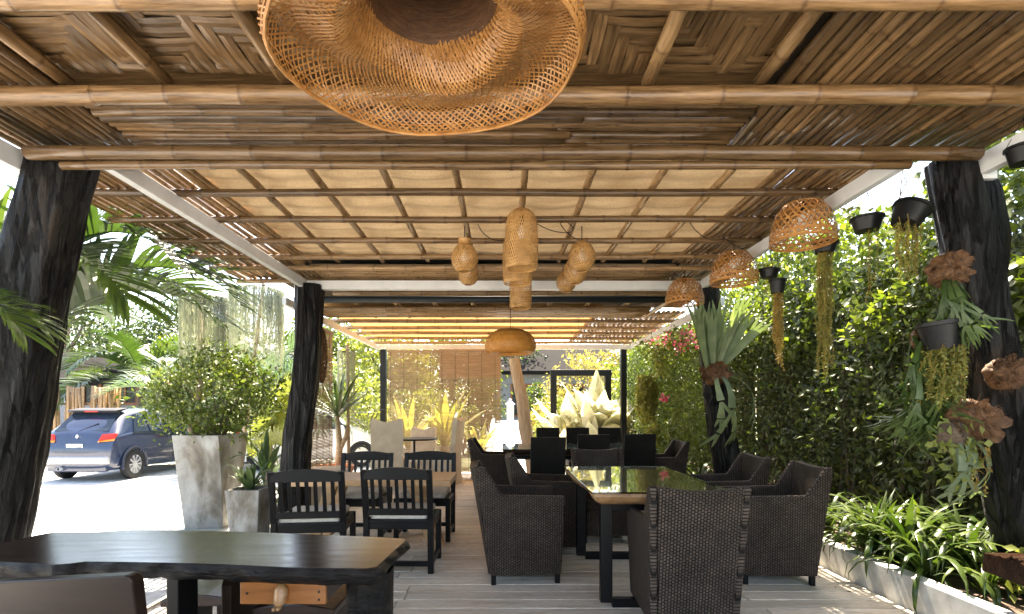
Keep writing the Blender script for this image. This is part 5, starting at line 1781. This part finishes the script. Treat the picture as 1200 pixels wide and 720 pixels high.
# ---- rear garden: portal frame, leaning timber, house, lantern, shrubs
t = thing('portal_frame', 'dark steel portal frame standing among pale broad leaves', 'portal', (2.05, 13.6, -.2))
for sx in (-.72, .72):
    m = MB(); m.box((sx, 0, 1.17), (.16, .16, 2.34)); m.build('upright', M['steel'], t, bevel=.01)
m = MB(); m.box((0, 0, 2.42), (1.62, .16, .16)); m.build('lintel', M['steel'], t, bevel=.01)
t = thing('leaning_timber', 'bleached timber leaning beside the pale path', 'timber', tuple(W(627, 520, 9.6)))
a = Vector((0, 0, -.75)); b = W(603, 420, 9.6) - W(627, 520, 9.6)
m = MB(); K = 9
m.tube([a.lerp(b, k / K) + Vector((.015 * math.sin(k * 1.3), 0, 0)) for k in range(K + 1)], [.14, .135, .13, .125, .125, .12, .115, .11, .105, .10], 9, jitter=.05)
m.build('trunk', M['driftwood'], t, auto=40)
def house(name, label, cx, cy, w, d, h, rh, wm, rm, wins, rz=0, over=.5):
    t = thing(name, label, 'house', (cx, cy, -.2), rz)
    m = MB(); m.box((0, 0, h / 2), (w, d, h)); m.build('wall', M[wm], t)
    m = MB(); ox, oy = w / 2 + over, d / 2 + over
    vs = [(-ox, -oy, h), (ox, -oy, h), (ox, oy, h), (-ox, oy, h), (-ox * .55, 0, h + rh), (ox * .55, 0, h + rh), (-ox, -oy, h - .15), (ox, -oy, h - .15), (ox, oy, h - .15), (-ox, oy, h - .15)]
    m.add(vs, [(0, 1, 5, 4), (1, 2, 5), (2, 3, 4, 5), (3, 0, 4), (6, 7, 1, 0), (7, 8, 2, 1), (8, 9, 3, 2), (9, 6, 0, 3), (9, 8, 7, 6)])
    m.build('roof', M[rm], t)
    for (x, z, ww, hh) in wins:
        f = ob('window', None, t, (x, -d / 2, z))
        m = MB(); m.box((0, -.03, hh / 2 - .04), (ww, .07, .08)); m.box((0, -.03, -hh / 2 + .04), (ww, .07, .08)); m.box((-ww / 2 + .04, -.031, 0), (.08, .07, hh - .16)); m.box((ww / 2 - .04, -.031, 0), (.08, .07, hh - .16)); m.box((0, -.031, 0), (.06, .06, hh - .16))
        m.build('frame', M['hframe'], f)
        m = MB(); m.box((0, -.012, 0), (ww - .16, .02, hh - .16)); m.build('pane', M['hglass'], f)
    return t
house('garden_house', 'grey garden house with red-brown window frames at the path end', 3.0, 27, 7.0, 4, 3.3, 1.4, 'hwall', 'hroof', [(-1.9, 1.9, 1.5, 1.6), (.2, 1.9, 1.5, 1.6), (2.2, 1.9, 1.5, 1.6)])
house('bungalow', 'dark roofed bungalow with orange-brown windows behind the bamboo fence', -14.8, 19.5, 5.5, 4, 2.45, 1.2, 'hwall', 'hroof', [(-1.2, 2.0, 1.2, .8), (.5, 2.0, 1.2, .8), (1.9, 2.0, .9, .8)], over=.7)
t = thing('garden_lantern', 'white lantern box on the kerb beside the pale path', 'lantern', tuple(W(598, 497, 17)))
m = MB(); m.box((0, 0, .35), (.24, .24, .6)); m.build('box', M['white'], t, bevel=.02)
m = MB()
for k in range(4): m.box((-.075 + .05 * k, -.125, .35), (.012, .012, .45))
m.build('grille', M['hwall'], t)['kind'] = 'stuff'
m = MB(); m.lathe([(.17, .65), (.05, .76), (.05, .82), (0, .84)], 4); m.build('roof', M['white'], t)
m = MB(); m.box((0, 0, -.15), (.16, .16, .4)); m.build('foot', M['white'], t)
def bush(label, loc, radii, mat, n, leaf, seed, cat='shrub', group=None):
    rs = np.random.RandomState(seed)
    t = thing('garden_shrub', label, cat, loc, 0, group)
    p = clumps(rs, (0, 0, radii[2] * .95), radii, max(10, n // 40), 40, min(radii) * .16)
    p = p[p[:, 2] > .0]
    leaf_cloud('foliage', M[mat], t, p, leaf, seed, aspect=.5)
    m = MB(); rr = random.Random(seed)
    for k in range(6):
        a = k * 1.05; m.tube([(0, 0, 0), (math.cos(a) * radii[0] * .3, math.sin(a) * radii[1] * .3, radii[2]), (math.cos(a) * radii[0] * .7, math.sin(a) * radii[1] * .7, radii[2] * 1.5)], [.03, .02, .008], 6)
    m.build('stem', M['trunk'], t)['kind'] = 'stuff'
GB = 'shrubs in the rear garden'
for i, (x, yv, r, mt, lb) in enumerate((
        (1.55, 14.6, (.6, .6, .95), 'lf_lit', 'pale leafy shrub between the leaning timber and portal frame'),
        (1.2, 15.8, (.5, .5, .85), 'lf_yel', 'golden shrub beside the pale path'),
        (3.6, 15.6, (1.2, 1.0, 1.3), 'lf_lit', 'large light shrub behind the dark portal frame'),
        (2.6, 17.5, (1.3, 1.1, 1.8), 'lf_yel', 'tall golden shrub rising above the portal frame'),
        (4.6, 17.2, (1.3, 1.1, 1.8), 'lf_top', 'green shrub behind the green wall end'),
        (-1.3, 16.5, (.55, .6, .9), 'lf_top', 'green shrub beside the white kerb'),
        (-2.2, 14.4, (.9, .8, 1.1), 'lf_lit', 'light shrub behind the brown reed blind'),
        (-3.7, 13.6, (.9, .8, 1.2), 'lf_lit', 'light green shrub behind the black post and yucca'),
        (-4.6, 14.8, (1.0, .9, 1.4), 'lf_top', 'green shrub beyond the narrow moss hoop'),
        (-.85, 21, (.8, .8, 1.4), 'lf_shrub', 'dark shrub at the far end of the path'),
        (1.35, 20.5, (.7, .7, 1.3), 'lf_shrub', 'dark shrub before the grey garden house'))):
    bush(lb, (x, yv, -.2), r, mt, int(1500 * r[2]), (.10, .18), 200 + i, group=GB)

# ---- bamboo fence
t = thing('bamboo_fence', 'leaning bamboo pole fence behind the blue hatchback', 'fence', (-11.6, 13.9, -.2))
fm = []
for v in range(4):
    m = MB(); m.tube([(0, 0, 0), (.01, 0, .7), (-.005, 0, 1.4), (0, 0, 2.1)], [.041, .042, .040, .039], 7); fm.append(m.mesh('pole', M['bam_l'], smooth=True))
for i in range(48):
    ob('pole', rng.choice(fm), t, (-2.6 + i * .0755 + rng.uniform(-.008, .008), rng.uniform(-.03, .03) + .25 * i / 48, 0), (0, .05 + rng.uniform(-.03, .03), rng.uniform(0, 6)), (1, 1, 1.02 - .001 * i + rng.uniform(-.02, .02)))
for z in (.5, 1.6):
    culm('rail', (-2.6, .1, z), (1.1, .32, z), .03, 'bam_l', t)

# ---- palms
fr_a = [frond_mesh(1.9, 36, .52, a, .26, M['lf_palm'], i, .024) for i, a in enumerate((1.7, 2.2, 1.3))]
fr_b = [frond_mesh(1.7, 26, .5, a, .12, M['lf_blue'], i + 5, .018) for i, a in enumerate((1.4, 1.9))]
def set_palm(label, loc, h, fr, seed, tr=.05):
    rr = random.Random(seed)
    t = thing('areca_palm', label, 'palm', loc, 0)
    for q, ox in enumerate((0, -.22, .16)):
        m = MB(); m.tube([(ox * .5, 0, 0), (ox * .8, 0, h * .6), (ox, 0, h * (1 - .07 * q))], [tr * 1.2, tr, tr * .8], 9); m.build('trunk', M['ptrunk'], t, smooth=True)
    for (az, tl, s, k) in fr:
        ob('frond', fr_a[k], t, (rr.uniform(-.1, .1), rr.uniform(-.05, .05), h - rr.uniform(.0, .15)), (rr.uniform(-.2, .2), tl, az), (s, s, s))
set_palm('arching areca palm with long drooping leaflets over the driveway', (-4.55, 4.7, -.2), 1.85,
         ((-.15, -.15, 1.35, 1), (.3, .0, 1.3, 1), (.9, -.1, 1.15, 0), (.05, .25, 1.15, 0), (-.3, .05, 1.2, 1), (1.6, .0, 1.0, 0), (2.6, .0, 1.1, 1), (3.3, -.1, 1.0, 0), (4.0, .0, .9, 1), (.6, -.35, 1.1, 2), (3.0, -.4, 1.1, 2)), 5)
set_palm('feathery areca palm behind the leaning log by the driveway', (-4.75, 3.9, -.2), 1.95,
         ((.2, -.3, .95, 1), (.9, -.1, .9, 0), (1.7, -.2, .9, 1), (2.7, .0, 1.0, 0), (3.6, .0, .9, 1), (-.4, -.45, .8, 2), (4.6, .1, .7, 0)), 6)
t = thing('small_palm', 'small arching palm frond wrapped round the leaning log', 'palm', (-3.0, 2.5, -.2))
m = MB(); m.tube([(0, 0, 0), (0, 0, .9), (.02, 0, 1.72)], [.03, .025, .018], 8); m.build('trunk', M['ptrunk'], t, smooth=True)
for (az, tl, s, k) in ((-.05, .12, .46, 1), (.25, .0, .42, 1), (2.6, .2, .4, 0), (3.6, .1, .4, 1)):
    ob('frond', fr_a[k], t, (.02, 0, 1.66), (rr.uniform(-.2, .2), tl, az), (s, s, s))
palm('blue_palm', 'blue-grey feather palm beside the bamboo fence', (-9.3, 14.6, -.2), 1.6, .12, fr_b, 14, 1.0, 1.35, -.2, 1.2, 21)
palm('feather_palm', 'sunlit feather palm behind the bamboo fence', (-11.8, 16.6, -.2), 2.3, .12, fr_a, 16, 1.2, 1.5, -.2, 1.2, 22)
palm('feather_palm', 'sunlit feather palm behind the leafy shrub', (-6.9, 13.8, -.2), 1.9, .10, fr_a, 15, 1.0, 1.4, -.2, 1.2, 23)
palm('blue_palm', 'blue-grey palm behind the slanting stake and log post', (-5.3, 11.4, -.2), 1.8, .10, fr_b, 14, .9, 1.2, -.2, 1.2, 24)
# fan palm
def fan_mesh(R_, mat, seed):
    rr = random.Random(seed); m = MB(); n = 34
    for i in range(n):
        a = math.radians(-125 + 250 * i / (n - 1))
        d = Vector((math.cos(a), math.sin(a), 0)); r = R_ * rr.uniform(.9, 1.05)
        pts = [Vector((0, 0, .8)) * 0 + d * r * f + Vector((0, 0, -.12 * f * f * R_)) for f in (0, .35, .65, .85, 1)]
        hw = R_ * math.radians(250 / n) * .52
        m.strip(pts, [.004, hw * .36, hw * .6, hw * .36, .003], Vector((-math.sin(a), math.cos(a), 0)), .3)
    m.tube([(-.9 * R_, 0, -.3 * R_), (-.4 * R_, 0, -.08 * R_), (0, 0, 0)], [.014, .011, .009], 6)
    return m.mesh('fan_leaf', mat)
M['lf_fan'] = leaf_mat('fan_leaf', (.16, .20, .05), (.27, .30, .09), .5, tint=(1.15, 1.1, .6), per_obj=True)
fans = [fan_mesh(.62, M['lf_fan'], i) for i in range(2)]
t = thing('fan_palm', 'yellow-green backlit fan palm between the shrub and the log post', 'palm', (-3.75, 8.2, -.2))
m = MB(); m.tube([(0, 0, 0), (.02, 0, .55)], [.09, .07], 10); m.build('trunk', M['trunk'], t, smooth=True)
for i, (az, tl, lx, lz, s) in enumerate(((.2, -1.15, .10, 1.55, 1.0), (-.5, -.9, .05, 1.2, .95), (2.2, -.7, -.35, 1.3, .9), (3.6, -.5, -.4, .95, .85), (1.2, -.8, .0, 1.5, .9), (-1.3, -.75, .1, .9, .8))):
    ob('fan_leaf', fans[i % 2], t, (lx, 0, lz), (rng.uniform(-.2, .2), tl, az), (s, s, s))
    m = MB(); m.tube([(0, 0, .5), (lx * .5, 0, (lz + .5) / 2), (lx, 0, lz)], .010, 6); m.build('leaf_stalk', M['lf_fan'], t)

# ---- tree belt round the driveway and garden
GT = 'trees round the driveway'
for i, (x, yv, h, r, mt, lb) in enumerate((
        (-19, 22, 7.0, (2.6, 2.2, 2.6), 'lf_tree', 'broad green tree far behind the bungalow'),
        (-15.5, 25, 7.5, (2.6, 2.2, 2.9), 'lf_tree', 'tall rounded tree behind the bungalow roof'),
        (-12.0, 22, 5.5, (2.2, 2.0, 2.2), 'lf_top', 'lighter tree between bungalow and feather palm'),
        (-9.6, 18.5, 4.2, (1.8, 1.6, 1.8), 'lf_tree', 'low leafy tree behind the blue hatchback'),
        (-7.2, 20.5, 5.2, (2.0, 1.8, 2.2), 'lf_top', 'light green tree behind the planter shrub'),
        (-4.4, 19.0, 4.6, (1.9, 1.7, 2.0), 'lf_lit', 'pale sunny tree behind the moss hoops'),
        (-2.2, 22, 5.0, (2.0, 1.8, 2.2), 'lf_top', 'light tree behind the reed blinds'),
        (.2, 27, 5.5, (2.2, 2.0, 2.4), 'lf_tree', 'green tree past the far end of the path'),
        (6.0, 21, 5.6, (2.2, 2.0, 2.5), 'lf_yel', 'golden leaved tree behind the green wall'),
        (6.5, 11.5, 5.6, (1.9, 2.0, 2.2), 'lf_top', 'leafy tree overhanging the green wall'),
        (-24, 30, 8, (3.2, 2.6, 3.2), 'lf_tree', 'big green tree at the far drive corner'))):
    tree(lb, (x, yv, -.2), h, r, M[mt], 300 + i, (.14, .26) if yv > 15 else (.09, .17), n=6500 if x < -3 else 4200, group=GT)

# ------------------------------------------------------------------ cars
M['carblue'] = noise_mat('dark_blue_paint', [(.3, (.012, .020, .05)), (.7, (.018, .028, .066))], scale=3, rough=.22, bump=0, coat=.8)
M['carwhite'] = noise_mat('white_car_paint', [(.3, (.74, .74, .73)), (.7, (.8, .8, .79))], scale=3, rough=.25, bump=0, coat=.8)
M['tyre'] = flat('tyre_rubber', (.02, .02, .021), .8)
M['alloy'] = flat('alloy', (.62, .62, .63), .35, metal=.7)
M['redlamp'] = flat('red_lens', (.62, .03, .02), .2)
M['amberlamp'] = flat('amber_lens', (.72, .22, .03), .2)
M['cglass'] = flat('car_glass', (.02, .03, .045), .05)
M['silver'] = flat('silver_trim', (.45, .46, .48), .35, metal=.3)
M['plate'] = flat('plate_white', (.75, .75, .74), .5)
M['plate_ink'] = flat('plate_ink', (.02, .02, .025), .6)
def make_car(name, label, paint):
    t = thing(name, label, 'car')
    # stations along y: (y, z_low, z_belt, z_top, half width low, half width belt, half width top)
    st = [(0.0, .34, .56, .62, .66, .72, .66), (.03, .26, .62, .70, .74, .795, .70), (.10, .22, .86, .90, .78, .82, .70), (.16, .2, .90, .97, .80, .825, .66), (.34, .19, .92, 1.15, .81, .83, .61),
          (.54, .19, .93, 1.30, .82, .835, .55), (.72, .19, .93, 1.385, .825, .835, .535), (1.1, .19, .92, 1.43, .825, .835, .54), (1.7, .19, .91, 1.45, .825, .835, .565), (2.1, .19, .90, 1.42, .825, .835, .56),
          (2.55, .19, .89, 1.20, .825, .83, .60), (2.9, .19, .88, .97, .82, .825, .70), (3.3, .2, .80, .86, .81, .81, .68), (3.6, .22, .68, .76, .77, .78, .64), (3.75, .28, .55, .62, .66, .70, .55)]
    m = MB(); vs = []; fs = []
    def ring(s):
        y_, zl, zb, zt, wl, wb, wt = s
        half = [(0, zl), (wl * .8, zl), (wl, zl + .05), (wl + .012, (zl + zb) * .5), (wb, zb - .06), (wb - .012, zb), (wb + (wt - wb) * .5, zb + (zt - zb) * .55), (wt + .03, zt - .05), (wt - .05, zt - .008), (wt * .5, zt + .012), (0, zt + .016)]
        return [(x, y_, z) for x, z in half] + [(-x, y_, z) for x, z in reversed(half[1:-1])]
    R_ = [ring(s) for s in st]; q = len(R_[0])
    for r in R_: vs += r
    for i in range(len(R_) - 1):
        for k in range(q):
            k2 = (k + 1) % q
            fs.append((i * q + k, i * q + k2, (i + 1) * q + k2, (i + 1) * q + k))
    fs.append(tuple(reversed(range(q)))); fs.append(tuple(range((len(R_) - 1) * q, len(R_) * q)))
    m.add(vs, fs); b = m.build('body', M[paint], t, smooth=True)
    ss = b.modifiers.new('sub', 'SUBSURF'); ss.levels = 1; ss.render_levels = 2
    def patch(name, pts, mat, off, parent=t, n=6):
        """curved quad patch between four corners pushed out by off"""
        m = MB(); vs = []; fs = []
        A, B, C, D = [Vector(p) for p in pts]
        nn = (B - A).cross(D - A).normalized()
        for j in range(n + 1):
            for i in range(n + 1):
                u, v = i / n, j / n
                p = (A.lerp(B, u)).lerp(D.lerp(C, u), v) + nn * off
                vs.append(p)
        for j in range(n):
            for i in range(n): fs.append((j * (n + 1) + i, j * (n + 1) + i + 1, (j + 1) * (n + 1) + i + 1, (j + 1) * (n + 1) + i))
        m.add(vs, fs); return m.build(name, M[mat], parent, smooth=True)
    def slab(name, pts, mat, th, parent=t):
        m = MB(); P_ = [Vector(p) for p in pts]
        nn = (P_[1] - P_[0]).cross(P_[-1] - P_[0]).normalized()
        k = len(P_)
        m.add([p + nn * th for p in P_] + [p - nn * .03 for p in P_], [tuple(range(k)), tuple(reversed(range(k, 2 * k)))] + [(i, i + k, (i + 1) % k + k, (i + 1) % k) for i in range(k)])
        return m.build(name, M[mat], parent)
    slab('rear_window', [(-.60, .185, .975), (.60, .185, .975), (.52, .60, 1.345), (-.52, .60, 1.345)], 'cglass', .022)
    m = MB(); m.prism([(.50, 1.335), (.42, 1.375), (.46, 1.40), (.80, 1.44), (.80, 1.42)], 'x', -.56, .56); m.build('spoiler', M['plate_ink'], t, bevel=.01)
    m = MB(); m.box((0, .43, 1.365), (.3, .02, .02)); m.build('brake_light', M['redlamp'], t)
    for s in (-1, 1):
        pts = [(s * .50, .045, .80), (s * .80, .10, .83), (s * .815, .16, .94), (s * .55, .085, .92)]
        if s < 0: pts = pts[::-1]
        l = slab('tail_lamp', pts, 'redlamp', .018)
        pts = [(s * .48, .037, .785), (s * .80, .095, .81), (s * .81, .10, .845), (s * .62, .05, .815)]
        if s < 0: pts = pts[::-1]
        slab('indicator', pts, 'amberlamp', .022, l)
        # side glass
        def sd(y_, z): 
            return (s * (.835 - (z - .92) * .52), y_, z)
        for (ya, yb, yc, yd, nm) in ((.62, 1.12, 1.12, .86, 'side_window'), (1.17, 1.95, 1.95, 1.17, 'side_window'), (2.0, 2.75, 2.2, 2.0, 'side_window')):
            pts = [sd(ya, .945), sd(yb, .945), sd(yc, 1.30), sd(yd, 1.31)]
            if s < 0: pts = pts[::-1]
            slab(nm, pts, 'cglass', .012)
        # wheels
        for wy in (.65, 3.05):
            w = ob('wheel', None, t, (s * .765, wy, .295))
            m = MB(); m.lathe([(.19, -.085), (.27, -.09), (.292, -.07), (.295, 0), (.292, .07), (.27, .09), (.19, .085)], 32, axis='x'); m.build('tyre', M['tyre'], w, smooth=True)
            m = MB(); m.lathe([(.20, s * .075), (.205, s * .085), (.185, s * .08), (.18, s * .02), (0, s * .02)], 32, axis='x')
            m.build('rim', M['alloy'], w, auto=40)
            for k in range(10):
                a = k * math.pi / 5
                m = MB(); m.beam((s * .07, .04 * math.cos(a), .04 * math.sin(a)), (s * .075, .19 * math.cos(a), .19 * math.sin(a)), .022, .03); m.build('spoke', M['alloy'], w)
            m = MB(); m.lathe([(.05, s * .05), (.05, s * .08), (0, s * .085)], 14, axis='x'); m.build('hub_cap', M['alloy'], w)
            # dark arch and flared lip
            m = MB(); A_ = 22
            vs = []; fs = []
            for k in range(A_ + 1):
                a = math.radians(-12 + 204 * k / A_)
                for r_, dx in ((.20, .800), (.345, .846), (.352, .858), (.40, .842)):
                    vs.append((s * dx, wy + r_ * math.cos(a), .295 + r_ * math.sin(a)))
            for k in range(A_):
                for j in range(3): fs.append((k * 4 + j, k * 4 + j + 1, (k + 1) * 4 + j + 1, (k + 1) * 4 + j))
            m.add([v for v in vs], [f for i, f in enumerate(fs) if i % 3 == 0]); m.build('arch_lining', M['plate_ink'], t)
            m = MB(); m.add(vs, [f for i, f in enumerate(fs) if i % 3 != 0]); m.build('arch_flare', M[paint], t, smooth=True)
        m = MB(); m.box((s * .842, 1.75, .56), (.02, 1.9, .035)); m.build('side_moulding', M[paint], t, bevel=.005)
        for y_ in (1.15, 2.0): 
            m = MB(); m.box((s * .84, y_ + .68, .80), (.025, .14, .03)); m.build('door_handle', M[paint], t, bevel=.006)
            m = MB(); m.box((s * .836, y_ + .81, .62), (.006, .008, .52)); m.build('door_gap', M['plate_ink'], t)
        m = MB(); m.lathe([(.03, -.07), (.075, 0), (.03, .07)], 10, c=(s * .92, 2.55, .96)); m.build('mirror', M[paint], t, smooth=True)
    m = MB(); m.prism([(-.045, .35), (-.05, .46), (.0, .50), (.14, .50), (.14, .36)], 'x', -.74, .74); m.build('bumper', M['silver'], t, bevel=.03)
    m = MB(); m.box((0, .09, .26), (1.3, .1, .13)); m.build('bumper_skirt', M[paint], t, bevel=.02)
    p = ob('number_plate', None, t, (-.02, .022, .66), (.12, 0, 0))
    m = MB(); m.box((0, 0, 0), (.36, .012, .16)); m.build('plate', M['plate'], p, bevel=.004)
    # lettering: short strokes that read like the plate's characters
    txt = bpy.data.curves.new('plate_text', 'FONT'); txt.body = 'กน 7304'; txt.size = .085; txt.align_x = 'CENTER'; txt.align_y = 'CENTER'; txt.extrude = .001
    txt.materials.append(M['plate_ink'])
    tmp = ob('lettering', txt, p, (0, -.008, .018), (math.pi / 2, 0, 0))
    bpy.context.view_layer.update()
    tme = bpy.data.meshes.new_from_object(tmp.evaluated_get(bpy.context.evaluated_depsgraph_get()))
    bpy.data.objects.remove(tmp)
    ob('lettering', tme, p, (0, -.008, .018), (math.pi / 2, 0, 0))
    m = MB(); m.box((0, -.0075, -.055), (.11, .002, .02)); m.build('province_line', M['plate_ink'], p)
    m = MB(); m.beam((-.05, .17, .985), (.28, .30, 1.13), .02, .012); m.build('wiper', M['plate_ink'], t)
    m = MB(); m.lathe([(.028, 0), (.036, 0), (.036, .2), (.028, .2)], 14, c=(-.32, -.05, .26), axis='y'); m.build('exhaust', M['silver'], t, smooth=True)
    m = MB(); m.lathe([(0, -.004), (.03, -.003), (.035, .003), (0, .004)], 18, c=(0, .055, .88), axis='y'); m.build('badge', M['silver'], t, smooth=True)
    return t
car = make_car('hatchback_car', 'dark blue hatchback parked with its tail towards the deck', 'carblue')
car.location = (-8.50, 10.15, -.2)
car.scale = (.90, .95, 1.03)
car2 = copy_tree(car)
car2['label'] = 'white hatchback half hidden behind the fan palm and log post'
car2.location = (-6.55, 12.6, -.2); car2.rotation_euler = (0, 0, math.radians(-70))
wmesh = {}
def recol(o):
    for ch in o.children:
        if ch.type == 'MESH' and ch.data.materials and ch.data.materials[0] == M['carblue']:
            me = ch.data.copy(); me.materials[0] = M['carwhite']; ch.data = me
        recol(ch)
recol(car2)

# ---- pebbles at the end of the deck
rr = random.Random(4); pm = []
for v in range(4):
    m = MB(); vs = []; fs = []
    for j in range(6):
        th = math.pi * j / 5
        for i in range(9):
            ph = 2 * math.pi * i / 9; k = 1 + .2 * noise.noise(Vector((math.cos(ph) + v, math.sin(ph), th)))
            vs.append((math.sin(th) * math.cos(ph) * .1 * k, math.sin(th) * math.sin(ph) * .08 * k, math.cos(th) * .055 * k))
    for j in range(5):
        for i in range(9): fs.append((j * 9 + i, (j + 1) * 9 + i, (j + 1) * 9 + (i + 1) % 9, j * 9 + (i + 1) % 9))
    m.add(vs, fs); pm.append(m.mesh('pebble', M['stone'], smooth=True))
for i in range(16):
    s = rr.uniform(.6, 1.6)
    o = ob('pebble', rr.choice(pm), None, (rr.uniform(-1.0, -.45), rr.uniform(9.25, 10.4), -.2 + .05 * s), (0, 0, rr.uniform(0, 6)), (s, s, s))
    tag(o, 'smooth grey river stone on the ground past the deck end', 'stone', 'river stones past the deck')
t = thing('terracotta_pot', 'square terracotta pot standing at the deck end near river stones', 'plant pot', (-.42, 9.35, -.2))
tapered('pot', t, .28, .36, .48, 'terra')
clump_plant('bromeliad', 'short spiky plant in the square terracotta pot', 'plant', (-.42, 9.35, .22), yl, 14, .5, .7, (-.3, .6), None, 44)

# ---- fallen leaves on the deck
m = MB()
for i in range(16):
    x, yy = rr.uniform(-2, 2.4), rr.uniform(1.8, 6); a = rr.uniform(0, 6)
    d = Vector((math.cos(a), math.sin(a), 0)) * rr.uniform(.012, .022); s_ = Vector((-d.y, d.x, 0)) * .5
    c = Vector((x, yy, .006))
    m.add([c - d, c + s_ + Vector((0, 0, .004)), c + d, c - s_ + Vector((0, 0, .004))], [(0, 1, 2, 3)])
tag(m.build('fallen_leaves', M['coir']), 'small dry leaves scattered over the deck boards', 'leaf litter', kind='stuff')
